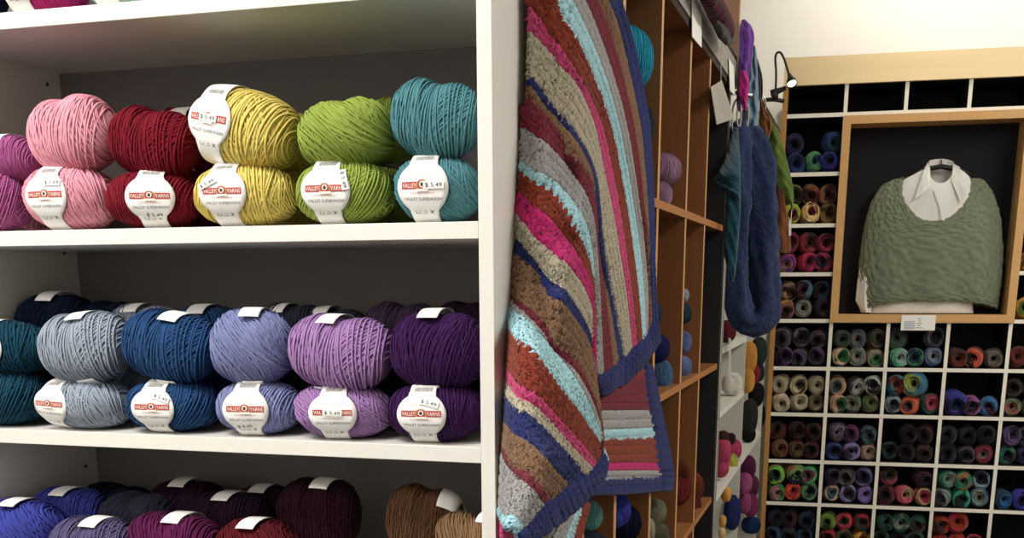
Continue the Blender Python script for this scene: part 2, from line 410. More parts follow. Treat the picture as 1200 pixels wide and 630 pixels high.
# ------------------------------------------------------------------ paper bands
M_paper = plain('band_paper', '#f3f1ee', .55, noise=.012)
M_red = plain('print_red', '#b23a34', .6); M_dark = plain('print_black', '#35322f', .6)
M_grey = plain('print_grey', '#9a9795', .6); M_cream = plain('print_cream', '#f6efe2', .6); M_tan = plain('print_tan', '#b59a70', .6)
BAND_MATS = [M_paper]; PRINT_MATS = [M_red, M_dark, M_grey, M_cream, M_tan, M_paper]
RD, HW = .0315, .0165
def band_on(ball, axes, scl, th0, x0, price=None, lettered=True, hide_mid=False, name='paper_band'):
    """a label band round the ball's waist; its disc sits at angle th0 (0 = front, pi/2 = top)"""
    A, B_, C_ = axes; Rm = (B_ + C_) / 2
    inv = 1 / np.array(scl)
    def pt(u, s, lift=0.):
        th = th0 + s / Rm; x = x0 + u
        k = 1.042 - .46 * (1 - max(.02, 1 - min(.99, abs(x) / A) ** BOXY) ** (1 / BOXY))
        if not lettered: k += .012 - .07 * max(0, math.sin(th)) * (1 if ball.data in VARU else 0) - .30 * max(0, .80 - th) * (th > 0)
        k *= (abs(math.cos(th)) ** BOXY + abs(math.sin(th)) ** BOXY) ** (-1 / BOXY)
        b, c = B_ * k + lift, C_ * k + lift
        return np.array([x, -b * math.cos(th), c * math.sin(th)]) * inv
    full = 2 * PI * Rm; ns, nu = 84, 9
    if not lettered:                               # only the stretch from the top over the back lies outside the wool
        start = (th0 if th0 < 1.5 else .66) / (2 * PI); th0 = PI
    P = []
    for i in range(ns):
        if not lettered and not (start < i / ns < .86): continue
        s = -full / 2 + full * i / ns
        q = RD ** 2 - s * s
        hw = max(HW, math.sqrt(q)) if q > 0 else (HW if lettered else .0135)
        if abs(abs(s) - RD * .86) < .004: hw = max(hw, HW + .0008)
        P.append([pt(-hw + 2 * hw * j / (nu - 1), s) for j in range(nu)])
    if lettered: P.append(P[0])
    mb = MB().grid(P)
    o = mb.build(name, BAND_MATS, ball, smooth=True)
    sd = o.modifiers.new('paper', 'SOLIDIFY'); sd.thickness = .0004; sd.offset = -1
    if not lettered: return o
    pr = MB()
    def put(poly_v, faces, slot, lift):
        v = np.array([pt(a, b, lift) for a, b in poly_v]); pr.add(v, faces, slot)
    def rect(u0, u1, s0, s1, slot, lift=.0005, rot=0, cx=0, cy=0):
        n = max(2, int(abs(u1 - u0) / .004) + 1); k = max(2, int(abs(s1 - s0) / .004) + 1)
        V = []
        for b in np.linspace(s0, s1, k):
            for a in np.linspace(u0, u1, n):
                V.append((cx + a * math.cos(rot) - b * math.sin(rot), cy + a * math.sin(rot) + b * math.cos(rot)))
        F = [(r * n + c, r * n + c + 1, (r + 1) * n + c + 1, (r + 1) * n + c) for r in range(k - 1) for c in range(n - 1)]
        put(V, F, slot, lift)
    def words(t, u, s, h, slot, width=None, lift=.0009, rot=0, left=False):
        v, f, w = text_shape(t); kx = (width / w) if width else h; off = 0 if left else -w * kx / 2
        V = []
        for p in v:
            a, b = p[0] * kx + off, p[1] * h
            V.append((u + a * math.cos(rot) - b * math.sin(rot), s + a * math.sin(rot) + b * math.cos(rot)))
        put(V, f, slot, lift)
    # bar code on the strip above the disc
    x = -.011; rr = random.Random(int(abs(x0) * 1e5) + 5)
    while x < .011:
        w = rr.choice([.0004, .0007, .0011]); rect(x, x + w, .0325, .0395, 2); x += w + rr.choice([.0004, .0006])
    words('100% Extra Fine Merino', 0, .0135, .0030, 2, .034)
    if not hide_mid:
        rect(-.0255, .0255, -.0022, .0062, 0, .0005)
        def disc(r0, r1, cx, cy, slot, lift):
            put([(cx + r0 * math.cos(2 * PI * q / 20), cy + r1 * math.sin(2 * PI * q / 20)) for q in range(20)], [tuple(range(20))], slot, lift)
        disc(.0074, .0068, 0, .002, 4, .0009); disc(.0060, .0055, 0, .0022, 0, .0011); disc(.0034, .0036, 0, .0030, 3, .0013); disc(.0020, .0024, 0, .0028, 1, .0015)
        rect(-.0075, .0075, -.0046, -.0020, 3, .0015)
        words('VALLEY', -.0158, -.0006, .0072, 3, .0172); words('YARNS', .0158, -.0006, .0072, 3, .0168)
    else:
        rect(-.0255, -.0125, -.0022, .0062, 0); rect(.0115, .0255, -.0022, .0062, 0)
        words('VAL', -.0190, -.0006, .0072, 3, .0105); words('YARNS', .0185, -.0006, .0072, 3, .0125)
    words('Northampton, Massachusetts', 0, -.0072, .0024, 0, .028)
    words('VALLEY SUPERWASH', 0, -.0150, .0052, 1, .0455)
    # care symbols: wash tub, iron, crossed square
    rect(-.0105, -.0100, -.0305, -.0262, 1); rect(-.0052, -.0047, -.0305, -.0262, 1); rect(-.0105, -.0047, -.0305, -.0300, 1)
    rect(-.0022, .0032, -.0305, -.0300, 1); rect(-.0005, .0032, -.0272, -.0267, 1); rect(.0028, .0032, -.0305, -.0267, 1)
    rect(-.0030, .0030, -.0004, .0004, 1, rot=.8, cx=.0095, cy=-.0285); rect(-.0030, .0030, -.0004, .0004, 1, rot=-.8, cx=.0095, cy=-.0285)
    if price:
        u, s, r_ = price
        rect(-.0125, .0125, -.0042, .0042, 5, .0020, r_, u, s)
        v, f, w = text_shape('$ 5.49')
        words('$ 5.49', u + .0022 * math.sin(r_), s - .0022 * math.cos(r_), .0062, 1, .020, .0025, r_)
    p = pr.build('band_print', PRINT_MATS, o)
    return o

# ------------------------------------------------------------------ plain balls on the white shelves
VAR = [ball_mesh('wound_wool', 11, .10, 3, lump=.008), ball_mesh('wound_wool', 23, -.22, 3, lump=.008), ball_mesh('wound_wool', 37, .30, 4, lump=.008),
       ball_mesh('wound_wool', 51, -.05, 4, lump=.008), ball_mesh('wound_wool', 77, .50, 4, lump=.008), ball_mesh('wound_wool', 91, -.45, 4, lump=.03)]
VARU = [ball_mesh('wound_wool', 111, .12, 3, lump=.03, pinch=.13), ball_mesh('wound_wool', 131, -.30, 4, lump=.034, pinch=.15), ball_mesh('wound_wool', 151, .36, 4, lump=.03, pinch=.12), ball_mesh('wound_wool', 171, -.08, 3, lump=.036, pinch=.16)]
C = dict(orchid='#a54f86', pink='#e995a6', crimson='#7d0f22', yellow='#dcc45c', green='#8fa23c', teal='#4a848c',
         darkteal='#123f55', silver='#8f9bab', blue='#214678', periwinkle='#7a81b2', lilac='#9d74ae', purple='#38154a',
         navy='#0d1a33', royal='#3a41a0', slate='#5a5078', greynavy='#343545', wine='#5c1546', plum='#2a1028', maroon='#5c121c',
         burgundy='#2c0c18', brown='#63422a', caramel='#80603f', magenta='#b3206c', mint='#a9d6cd', plumgrey='#433049')
def softer(h, k=.86):
    h = h.lstrip('#'); r = [int(h[i:i + 2], 16) for i in (0, 2, 4)]; g = .3 * r[0] + .55 * r[1] + .15 * r[2]
    return '#%02x%02x%02x' % tuple(int(max(0, min(255, g + (c - g) * k))) for c in r)
C = {n: softer(h) for n, h in C.items()}
def shelf_ball(px, py, w, h, col, var, label, Y=None, shelf=None, band=None, price=None, x0=0., yaw=0., roll=0., hide_mid=False, group=None, lettered=True, flip=False):
    Y = YW + .047 if Y is None else Y
    p = at_y(px, py, Y); dpt = depth(p)
    hw, hh = w / 2 / F_PX * dpt, h / 2 / F_PX * dpt
    if shelf is not None: p[2] = shelf + hh + .0004
    s = np.array([hw / BASE[0] * 1.03, min(1.12, hw / BASE[0] * 1.0), hh / BASE[2]])
    o = link_obj('yarn_ball', (VARU[var % 4] if shelf is None and (band is None or not lettered) else VAR[var]))
    o.material_slots[0].link = 'OBJECT'; o.material_slots[0].material = yarn('wool_' + col, C[col])
    o.location = p.tolist(); o.rotation_euler = (0, roll, yaw); o.scale = (s * (np.array([-1, 1, 1]) if False else 1)).tolist()
    tag(o, label, 'yarn ball', group)
    if band is not None:
        band_on(o, BASE * s, s, band, x0, price, lettered, hide_mid)
    return o
S1, S2, S3, S0 = SHELF_Z[2], SHELF_Z[3], SHELF_Z[4], SHELF_Z[1]
G1, G2, G3 = 'plain yarn balls on the upper white shelf', 'plain yarn balls on the middle white shelf', 'plain yarn balls on the lower white shelf'
FR, TOP, BK = 0.0, PI * .62, PI
b = shelf_ball
# upper shelf, lower row
b(-6, 238, 82, 70, 'orchid', 1, 'orchid pink yarn ball at the left end of the upper shelf, bottom row', shelf=S1, band=BK, lettered=False, group=G1)
b(86, 232, 110, 73, 'pink', 2, 'pale pink yarn ball with white band, bottom of its pair on the upper shelf', shelf=S1, band=FR, x0=-.004, yaw=.02, price=(.012, .017, .0), group=G1)
b(180, 235, 106, 66, 'crimson', 0, 'crimson yarn ball with white band, bottom of its pair on the upper shelf', shelf=S1, band=FR, x0=.011, yaw=.28, price=(.004, -.0225, -.05), group=G1)
b(289, 230, 122, 72, 'yellow', 3, 'yellow yarn ball with price at upper left, bottom of its pair on the upper shelf', shelf=S1, band=FR, x0=-.010, yaw=.12, price=(-.019, .012, .42), group=G1)
b(405, 228, 114, 73, 'green', 1, 'lime green yarn ball with white band, bottom of its pair on the upper shelf', shelf=S1, band=FR, x0=-.009, yaw=.12, price=(.024, .012, -1.35), group=G1)
b(514, 223, 102, 76, 'teal', 4, 'teal yarn ball with white band, bottom of its pair on the upper shelf', shelf=S1, band=FR, x0=-.008, yaw=.10, price=(.014, .0022, -.0), group=G1)
# upper shelf, upper row
b(12, 187, 84, 56, 'orchid', 3, 'orchid pink yarn ball half hidden behind the pale pink pair', Y=YW + .062, group=G1, band=BK, lettered=False)
b(88, 156, 104, 90, 'pink', 4, 'pale pink yarn ball with no band in view, on top of its pair', group=G1, roll=-.15)
b(183, 169, 101, 82, 'crimson', 5, 'crimson yarn ball with no band in view, on top of its pair', Y=YW + .056, group=G1, roll=.12)
b(291, 153, 124, 90, 'yellow', 0, 'yellow yarn ball lying over with its band turned to the left, on top', group=G1, band=.05, x0=-.027, yaw=.02, roll=.20, price=(.0005, .0022, -.02))
b(407, 156, 116, 82, 'green', 2, 'lime green yarn ball with no band in view, on top of its pair', group=G1, roll=-.1)
b(513, 142, 105, 92, 'teal', 5, 'teal yarn ball with no band in view, on top of its pair', Y=YW + .052, group=G1, roll=.1)
# upper shelf, balls behind
b(226, 164, 92, 72, 'crimson', 1, 'crimson yarn ball at the back between the crimson and the yellow stack', Y=YW + .165, group=G1, band=.6, lettered=False)
b(340, 168, 88, 72, 'yellow', 2, 'yellow yarn ball at the back beside the lime green stack', Y=YW + .165, group=G1)
b(444, 154, 100, 78, 'green', 3, 'lime green yarn ball at the back behind the lime green stack', Y=YW + .165, group=G1)
for px, col, lb in ((60, 'pink', 'pale pink'), (226, 'crimson', 'crimson'), (340, 'yellow', 'yellow'), (444, 'green', 'lime green')):
    b(px, 235, 92, 72, col, 1, lb + ' yarn ball at the back of the upper shelf, under the others', Y=YW + .17, shelf=S1, group=G1)
# middle shelf, lower row
b(8, 470, 104, 66, 'darkteal', 1, 'dark teal yarn ball at the left end of the middle shelf, bottom row', shelf=S2, group=G2)
b(106, 476, 108, 58, 'silver', 2, 'silver grey yarn ball with its band turned left, bottom of its pair', shelf=S2, band=FR, x0=-.027, yaw=-.05, roll=.03, group=G2)
b(205, 481, 110, 61, 'blue', 1, 'royal blue yarn ball with white band, bottom of its pair on the middle shelf', shelf=S2, band=FR, x0=-.004, yaw=.08, price=(.014, .016, -.35), group=G2)
b(304, 482, 98, 63, 'periwinkle', 0, 'periwinkle yarn ball with white band, bottom of its pair on the middle shelf', shelf=S2, band=FR, x0=-.002, yaw=.16, price=(-.002, -.0215, .08), group=G2)
b(405, 486, 116, 64, 'lilac', 4, 'lilac yarn ball with price across its band, bottom of its pair on the middle shelf', shelf=S2, band=FR, x0=-.003, yaw=.18, price=(.0005, .0018, -.06), hide_mid=True, group=G2)
b(511, 486, 114, 69, 'purple', 3, 'deep purple yarn ball with white band, bottom of its pair on the middle shelf', shelf=S2, band=FR, x0=-.006, yaw=.12, price=(.010, .0165, -.25), group=G2)
# middle shelf, upper row
b(4, 408, 116, 64, 'darkteal', 3, 'dark teal yarn ball with band at the left edge, top row of the middle shelf', group=G2, band=.08, x0=-.006, yaw=.22, price=(-.003, .012, 0))
b(104, 407, 106, 84, 'silver', 1, 'silver grey yarn ball with a band over its top, on top of its pair', group=G2, band=.80, x0=.010, lettered=False, roll=-.12)
b(204, 406, 112, 84, 'blue', 5, 'royal blue yarn ball with a band over its top, on top of its pair', group=G2, band=.80, x0=.010, lettered=False, roll=.12)
b(297, 405, 100, 90, 'periwinkle', 2, 'periwinkle yarn ball with a band over its top, on top of its pair', group=G2, band=.80, x0=.006, lettered=False, yaw=.2)
b(402, 413, 122, 90, 'lilac', 1, 'lilac yarn ball with a band over its top, on top of its pair', group=G2, band=.80, x0=-.010, lettered=False, roll=.06)
b(516, 408, 112, 94, 'purple', 4, 'deep purple yarn ball with a band over its top, on top of its pair', group=G2, band=.80, x0=-.004, lettered=False)
# middle shelf, behind
b(69, 380, 96, 78, 'navy', 0, 'navy yarn ball with white band at the back, behind the silver stack', Y=YW + .150, group=G2, band=.72, x0=.006, lettered=False)
b(132, 386, 84, 70, 'navy', 2, 'navy yarn ball at the back behind the silver grey stack', Y=YW + .165, group=G2)
b(176, 390, 88, 70, 'silver', 3, 'silver grey yarn ball at the back between the silver and the blue stack', Y=YW + .145, group=G2, band=.72, x0=-.012, lettered=False)
b(245, 394, 92, 76, 'blue', 2, 'royal blue yarn ball at the back between the blue and the periwinkle stack', Y=YW + .15, group=G2, band=.72, lettered=False)
b(346, 392, 88, 74, 'greynavy', 1, 'dark grey yarn ball at the back between periwinkle and lilac', Y=YW + .16, group=G2, band=.72, x0=-.014, lettered=False)
b(395, 394, 84, 72, 'greynavy', 0, 'dark grey yarn ball at the back behind the lilac stack', Y=YW + .17, group=G2, band=.72, x0=-.014, lettered=False)
b(474, 396, 96, 86, 'plumgrey', 5, 'plum grey yarn ball at the back between lilac and deep purple', Y=YW + .145, group=G2)
b(545, 392, 84, 82, 'plum', 2, 'almost black plum yarn ball in the back right corner of the middle shelf', Y=YW + .17, group=G2)
for px, col, lb in ((60, 'navy', 'navy'), (160, 'silver', 'silver grey'), (250, 'blue', 'royal blue'), (350, 'greynavy', 'dark grey'), (450, 'plumgrey', 'plum grey'), (525, 'plum', 'almost black plum')):
    b(px, 470, 92, 66, col, 1, lb + ' yarn ball at the back of the middle shelf, under the rest', Y=YW + .165, shelf=S2, group=G2)
# lower shelf
b(24, 622, 112, 80, 'royal', 2, 'bright royal blue yarn ball in front at the left of the lower shelf', group=G3, band=.92, x0=.004, lettered=False)
b(84, 606, 92, 74, 'royal', 1, 'royal blue yarn ball with a band, second row of the lower shelf', Y=YW + .13, group=G3, band=.84, lettered=False)
b(140, 602, 96, 76, 'navy', 3, 'navy yarn ball at the back of the lower shelf, behind the slate one', Y=YW + .19, group=G3)
b(112, 643, 98, 80, 'slate', 1, 'slate purple yarn ball in front on the lower shelf', group=G3, band=.84, x0=.012, lettered=False)
b(166, 612, 98, 80, 'greynavy', 4, 'grey navy yarn ball behind slate purple and wine', Y=YW + .14, group=G3)
b(209, 640, 114, 84, 'wine', 3, 'wine purple yarn ball in front on the lower shelf', group=G3, band=.84, x0=.010, lettered=False)
b(222, 598, 98, 80, 'plum', 0, 'almost black plum yarn ball at the back of the lower shelf', Y=YW + .19, group=G3, band=.84, lettered=False)
b(272, 612, 98, 76, 'plum', 5, 'almost black plum yarn ball behind wine and maroon', Y=YW + .14, group=G3, band=.84, lettered=False)
b(302, 647, 104, 84, 'maroon', 2, 'maroon yarn ball in front on the lower shelf, beside the wine one', group=G3, band=.84, x0=0, lettered=False)
b(312, 602, 84, 72, 'plum', 2, 'almost black plum yarn ball at the back behind the maroon one', Y=YW + .2, group=G3, band=.84, lettered=False)
b(376, 604, 96, 92, 'burgundy', 1, 'near black burgundy yarn ball, the tallest on the lower shelf', Y=YW + .12, group=G3, band=.84, x0=.012, lettered=False)
b(496, 610, 84, 88, 'brown', 5, 'dark brown yarn ball with its band turned right', Y=YW + .11, group=G3, band=PI * .5, x0=.036, lettered=False, roll=.15, yaw=.1)
b(556, 640, 90, 86, 'caramel', 3, 'caramel brown yarn ball in front of the dark brown one', group=G3, band=.84, x0=.024, lettered=False)
for px, col, lb, dy in ((24, 'royal', 'bright royal blue', 0), (112, 'slate', 'slate purple', 0), (209, 'wine', 'wine purple', 0), (302, 'maroon', 'maroon', 0), (376, 'burgundy', 'near black burgundy', .09), (496, 'brown', 'dark brown', .08), (556, 'caramel', 'caramel brown', 0),
                    (84, 'royal', 'royal blue', .1), (160, 'navy', 'navy', .12), (222, 'plum', 'almost black plum', .14), (300, 'plum', 'dark plum', .14)):
    b(px, 700, 100, 88, col, 1, lb + ' yarn ball in the bottom layer of the lower shelf', Y=YW + .047 + dy, shelf=S3, group=G3)
# top edge of the picture: balls on the next shelf up
GT = 'plain yarn balls on the topmost white shelf'
b(-28, -26, 70, 76, 'navy', 1, 'navy yarn ball at the left end of the topmost shelf', shelf=S0, group=GT)
b(52, -28, 104, 78, 'magenta', 2, 'magenta yarn ball with white band, first on the topmost shelf', shelf=S0, group=GT, band=FR, x0=-.017, yaw=.1)
b(145, -36, 100, 78, 'mint', 0, 'pale mint yarn ball with white band on the topmost shelf', shelf=S0, group=GT, band=FR, x0=-.010, yaw=.1)
b(225, -44, 96, 78, 'magenta', 1, 'magenta yarn ball beyond the pale mint one on the topmost shelf', shelf=S0, group=GT, band=BK, lettered=False)
# ------------------------------------------------------------------ wooden cubby unit along the aisle
M_wood = wood('orange_oak', '#8a5830', .82, 'Z'); M_woodh = wood('orange_oak_shelf', '#946035', .82, 'Y')
M_edge = plain('oak_edge_band', '#c29260', .5, noise=.08, scale=60); M_edge2 = plain('oak_shelf_edge', '#a56c39', .5, noise=.08, scale=60)
M_black = plain('black_laminate', '#131416', .55, noise=.1); M_rail = plain('grey_rail', '#8f8b85', .5, noise=.02)
M_card = plain('white_card', '#f4f2ec', .6, noise=.01)
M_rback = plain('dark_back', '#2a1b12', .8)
XF, XB = -.38, -.72
oak = empty('wooden_cubby_unit', (-.55, 2.4, 0)); tag(oak, 'wooden cubby unit of orange oak running down the aisle behind the blanket', 'shelf unit')
def opart(name, mb, mats, root=oak, base=(-.55, 2.4, 0), bevel=0):
    o = mb.build(name, mats, root, bevel=bevel); o.matrix_parent_inverse = Matrix.Translation([-c for c in base]); return o
T = .021
OZ = [2.020, 1.6510, 1.2825, .9030, .533, .163]
for y in (1.612, 1.852, 2.196, 2.552, 2.862):
    for z0, z1 in zip(OZ[1:], OZ[:-1]):
        opart('divider', MB().box((XB, y - T / 2, z0 + .0002), (XF, y + T / 2, z1 - .0158), 0, {'+x': 1}), [M_wood, M_edge])
for z in OZ:
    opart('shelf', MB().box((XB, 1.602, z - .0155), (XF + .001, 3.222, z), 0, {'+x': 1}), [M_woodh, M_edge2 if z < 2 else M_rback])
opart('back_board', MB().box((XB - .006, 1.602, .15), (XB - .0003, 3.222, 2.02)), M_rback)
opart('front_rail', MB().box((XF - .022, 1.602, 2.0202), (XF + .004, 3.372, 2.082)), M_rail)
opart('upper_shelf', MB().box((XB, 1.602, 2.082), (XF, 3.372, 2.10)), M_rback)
opart('end_panel', MB().box((XB, 3.2225, 0), (XF + .004, 3.262, 2.0198), 0, {'+x': 1}), [M_black, M_black])
opart('end_panel', MB().box((XB, 3.374, 2.02), (XF + .004, 3.404, 2.75), 0, {'+x': 1}), [M_wood, M_edge])
opart('steel_strip', MB().box((XF + .0045, 3.275, .05), (XF + .0075, 3.285, 1.56)), plain('steel_strip', '#b9b5a8', .4, .3))
# cards hanging over the rail
def card(px, X, name, label, cat, th=.0012, mat=M_card, group=None):
    q = [at_x(x, y, X) for x, y in px]
    v = [tuple(p) for p in q] + [tuple(p - np.array([th, 0, 0])) for p in q]
    o = MB().add(v, [(0, 1, 2, 3), (7, 6, 5, 4)] + [(i, i + 4, (i + 1) % 4 + 4, (i + 1) % 4) for i in range(4)]).build(name, mat)
    return tag(o, label, cat, group), q
card([(811, -14), (811.3, 43), (822.3, 56), (822, 8)], XF + .0075, 'price_card', 'blank white card hung over the grey rail above the oak cubbies', 'card')
card([(854.2, 68), (855.5, 106), (861.5, 112), (860, 78)], XF + .0075, 'price_card', 'narrow white card on the grey rail beside the purple scarf', 'card')
# swing tag on its string
tg, q = card([(846, 94), (860.5, 139), (840, 146), (833, 102)], XF + .012, 'hang_tag', 'cream swing tag hanging by a string from the grey rail', 'tag', .0012, plain('tag_paper', '#aaa498', .7))
top = at_x(845.5, 50, XF + .010)
mbt = MB(); e = at_x(844.6, 97.5, XF + .0128); mbt.tube([top, (top + e) / 2, e], .0009, 6); s_ = mbt.build('string', plain('string', '#d8d4c8', .8), tg)
tp = MB(); P0, P1, P3 = q[0], q[1], q[3]
for k in range(9):
    a = .12 + .085 * k; l = [.55, .8, .7, .82, .6, .78, .5, .8, .4][k]
    t0 = P3 + (P0 - P3) * .12; 
    for sgn in (0,):
        o0 = P0 + (P1 - P0) * (.14 + .09 * k) + (P3 - P0) * (.5 - l * .45); o1 = P0 + (P1 - P0) * (.14 + .09 * k) + (P3 - P0) * (.5 + l * .45); dw = (P1 - P0) * .022
        v = [o0, o1, o1 + dw, o0 + dw]; tp.add([p + np.array([.0006, 0, 0]) for p in v], [(0, 1, 2, 3)], 0)
tp.build('tag_print', M_grey, tg)

# balls standing in the cubbies
def aisle_ball(px, py, w, h, col, label, X=-.43, var=0, group=None, Y=None, floor=None):
    p = at_x(px, py, X) if Y in (None, 'cubby') else at_y(px, py, Y); d = depth(p); hw, hh = w / 2 / F_PX * d, h / 2 / F_PX * d
    if Y == 'cubby':                                # inside a cubby: its right edge shows, the divider hides the rest
        q = at_x(px + w / 2, py, XF - .010); hw = hh = max(w, h) / 2 / F_PX * depth(q)
        hh = h / 2 / F_PX * depth(q); p = q - np.array([.98 * hw, .17 * hw, 0])
    if floor is not None: p[2] = floor + hh + .001
    o = link_obj('yarn_ball', VAR[var % len(VAR)]); o.material_slots[0].link = 'OBJECT'; o.material_slots[0].material = yarn('wool_x' + col.strip('#'), softer(col, .85))
    r = (hw, hw, hh); o.location = p.tolist(); o.scale = [float(r[i] / BASE[i]) for i in range(3)]; o.rotation_euler = (0, 0, .8 + var)
    return tag(o, label, 'yarn ball', group)
GO = 'yarn balls in the oak cubbies'
a = aisle_ball
for i, t in enumerate([
    (734, 70, 58, 78, '#1d9dbd', 'bright turquoise yarn ball peeping out right of the blanket, upper oak row'),
    (742, 150, 50, 58, '#1c3a46', 'dark teal yarn ball under the bright turquoise one, beside the blanket'),
    (738, 204, 50, 56, '#1a8093', 'turquoise yarn ball at the floor of the upper oak row, beside the blanket'),
    (776, 199, 44, 38, '#9a7290', 'mauve yarn ball, upper of two in the oak cubby above the blanket edge'),
    (773, 228, 30, 30, '#8d6a86', 'mauve yarn ball, lower of two in the oak cubby'),
    (762, 368, 26, 32, '#25385a', 'dark blue yarn ball, topmost of three beside the blanket corner'),
    (767, 408, 34, 36, '#1d2464', 'ultramarine yarn ball right at the blanket corner'),
    (768, 440, 40, 40, '#3b5f83', 'steel blue yarn ball under the ultramarine one'),
    (801, 346, 13, 16, '#8c9096', 'small grey yarn ball at the top of the middle oak stack'),
    (800, 367, 22, 24, '#24404e', 'dark teal yarn ball under the small grey one'),
    (798, 401, 24, 28, '#4e5f92', 'periwinkle blue yarn ball in the middle oak row, upper of two'),
    (798, 430, 24, 26, '#5a6a9c', 'periwinkle blue yarn ball resting on the middle oak shelf'),
    (699, 600, 36, 50, '#6fc3c0', 'aqua yarn ball just below the blanket border'),
    (694, 644, 36, 44, '#2c3b4a', 'dark slate yarn ball below the aqua one'),
    (721, 598, 34, 44, '#3a3fa8', 'royal blue yarn ball below the blanket, in the bottom oak row'),
    (736, 610, 42, 52, '#15193a', 'dark navy yarn ball beside the royal blue one, bottom oak row'),
    (764, 600, 32, 34, '#68694f', 'olive grey yarn ball in the bottom oak row, upper of two'),
    (768, 628, 32, 32, '#55553f', 'olive grey yarn ball in the bottom oak row, lower of two'),
    (757, 622, 22, 36, '#8b8873', 'pale khaki yarn ball in front of the olive grey ones'),
    (796, 573, 26, 38, '#6a1d1c', 'dark red yarn ball, left of the rust heap in the bottom oak row'),
    (810, 571, 28, 40, '#6d2c1a', 'rust brown yarn ball at the right of the red heap'),
    (798, 552, 24, 26, '#5e2618', 'rust brown yarn ball on top of the red heap'),
    (806, 593, 30, 32, '#551a14', 'dark rust yarn ball at the back of the red heap'),
    (796, 602, 36, 40, '#741a22', 'crimson red yarn ball at the foot of the red heap')]):
    a(*t, var=i, group=GO, Y='cubby')
# ------------------------------------------------------------------ cubby wall at the end of the aisle
M_cub = plain('cubby_white_edge', '#efe9da', .55, noise=.03); M_cubin = plain('cubby_black_inside', '#121110', .7, noise=.15)
M_maple = wood('pale_maple', '#f4d9a8', .95, 'X', 3); M_mapf = wood('maple_frame', '#cfa064', .88, 'X', 5); M_maps = wood('maple_side', '#b98748', .86, 'Z', 5)
M_felt = plain('black_felt', '#15161b', .95, noise=.15, scale=80)
wall = empty('cubby_wall_unit', (0, 0, 0)); wall.location = wall_pt(.4, WD, 0).tolist(); wall.rotation_euler = (0, 0, WA)
tag(wall, 'tall white edged cubby wall with maple header, full of variegated wool', 'shelf unit')
def wl(u, d, z):                      # wall coordinates -> the unit's own
    return (u - .4, d - WD, z)
def cpart(name, u0, u1, z0, z1, mats, d0=WD, d1=WD + .34, face=None, bevel=0, root=wall):
    return MB().box(wl(u0, d0, z0), wl(u1, d1, z1), 0, face).build(name, mats, root, bevel=bevel)
DW, SH = .0147, .0155
UE = 2.0
DIV = [.1692, .3985, .6340, .8700, 1.1055, 1.341, 1.577, 1.812]
FLOORS = [2.1566, 1.9333, 1.7338, 1.5402, 1.3515, 1.1545, .9597, .7575, .5705, .372, .18]
F2 = {'-y': 1}
cpart('header_board', -.0696, UE, 2.262, 2.3665, M_maple, WD - .012, WD + .012)
cpart('top_board', -.0498, UE, 2.2622, 2.28, M_cubin, WD + .0122, WD + .34)
cpart('side_panel', -.0700, -.0500, 0, 2.2618, M_maps, WD - .008)
cpart('back_board', -.0498, UE, .02, 2.28, M_cubin, WD + .341, WD + .35)
for z in FLOORS:
    if 1.36 < z < 2.13:
        cpart('shelf', -.0498, DIV[0], z - SH, z, [M_cubin, M_cub], face=F2); cpart('shelf', DIV[3] + DW, UE, z - SH, z, [M_cubin, M_cub], face=F2)
    else:
        cpart('shelf', -.0498, UE, z - SH, z, [M_cubin, M_cub], face=F2)
for u in DIV:
    cpart('divider', u, u + DW, 2.1567, 2.2619, [M_cubin, M_cub], WD + .001, face=F2)
    for z0, z1 in zip(FLOORS[1:], FLOORS[:-1]):
        if 1.3 < z0 and DIV[0] - .01 < u < DIV[3] + .02:
            if u in (DIV[0], DIV[3]): pass
            else: continue
        cpart('divider', u, u + DW, z0 + .0001, z1 - SH - .0001, [M_cubin, M_cub], WD + .001, face=F2)
# display frame with the green poncho
fr = empty('display_frame', wall_pt(.5275, WD - .02, 1.339).tolist(), (0, 0, WA)); tag(fr, 'maple box frame with a black lining set into the cubby wall', 'display frame')
def fpart(name, u0, u1, z0, z1, mats, d0, d1, bevel=0, face=None):
    return MB().box((u0 - .5275, d0 - (WD - .02), z0 - 1.339), (u1 - .5275, d1 - (WD - .02), z1 - 1.339), 0, face).build(name, mats, fr, bevel=bevel)
M_fin = wood('maple_frame_inside', '#8d744d', .88, 'X', 5)
FU0, FU1, FZ0, FZ1, FB = .1700, .8860, 1.3390, 2.1425, .0315
fd0, fd1 = WD - .014, WD + .15
fpart('frame_rail', FU0, FU1, FZ0, FZ0 + FB, M_mapf, fd0, fd1); fpart('frame_rail', FU0, FU1, FZ1 - FB, FZ1, M_mapf, fd0, fd1)
fpart('frame_stile', FU0, FU0 + FB, FZ0 + FB, FZ1 - FB, M_mapf, fd0, fd1); fpart('frame_stile', FU1 - FB, FU1, FZ0 + FB, FZ1 - FB, M_mapf, fd0, fd1)
fpart('lining', FU0 + FB, FU1 - FB, FZ0 + FB, FZ1 - FB, M_felt, fd1 - .012, fd1 - .002)

CAKES = [cake_mesh('wound_cake', 5), cake_mesh('wound_cake', 8), cake_mesh('wound_cake', 13), cake_mesh('wound_cake', 21)]
ROWN = {1: 'beside the sweater frame, second cubby from the top', 2: 'beside the sweater frame, third cubby from the top', 3: 'beside the sweater frame, fourth cubby from the top', 4: 'beside the sweater frame, fifth cubby from the top'}
ORD = ['first', 'second', 'third', 'fourth', 'fifth']
CELLS = {}
def cell(row, col, *balls): CELLS[(row, col)] = balls
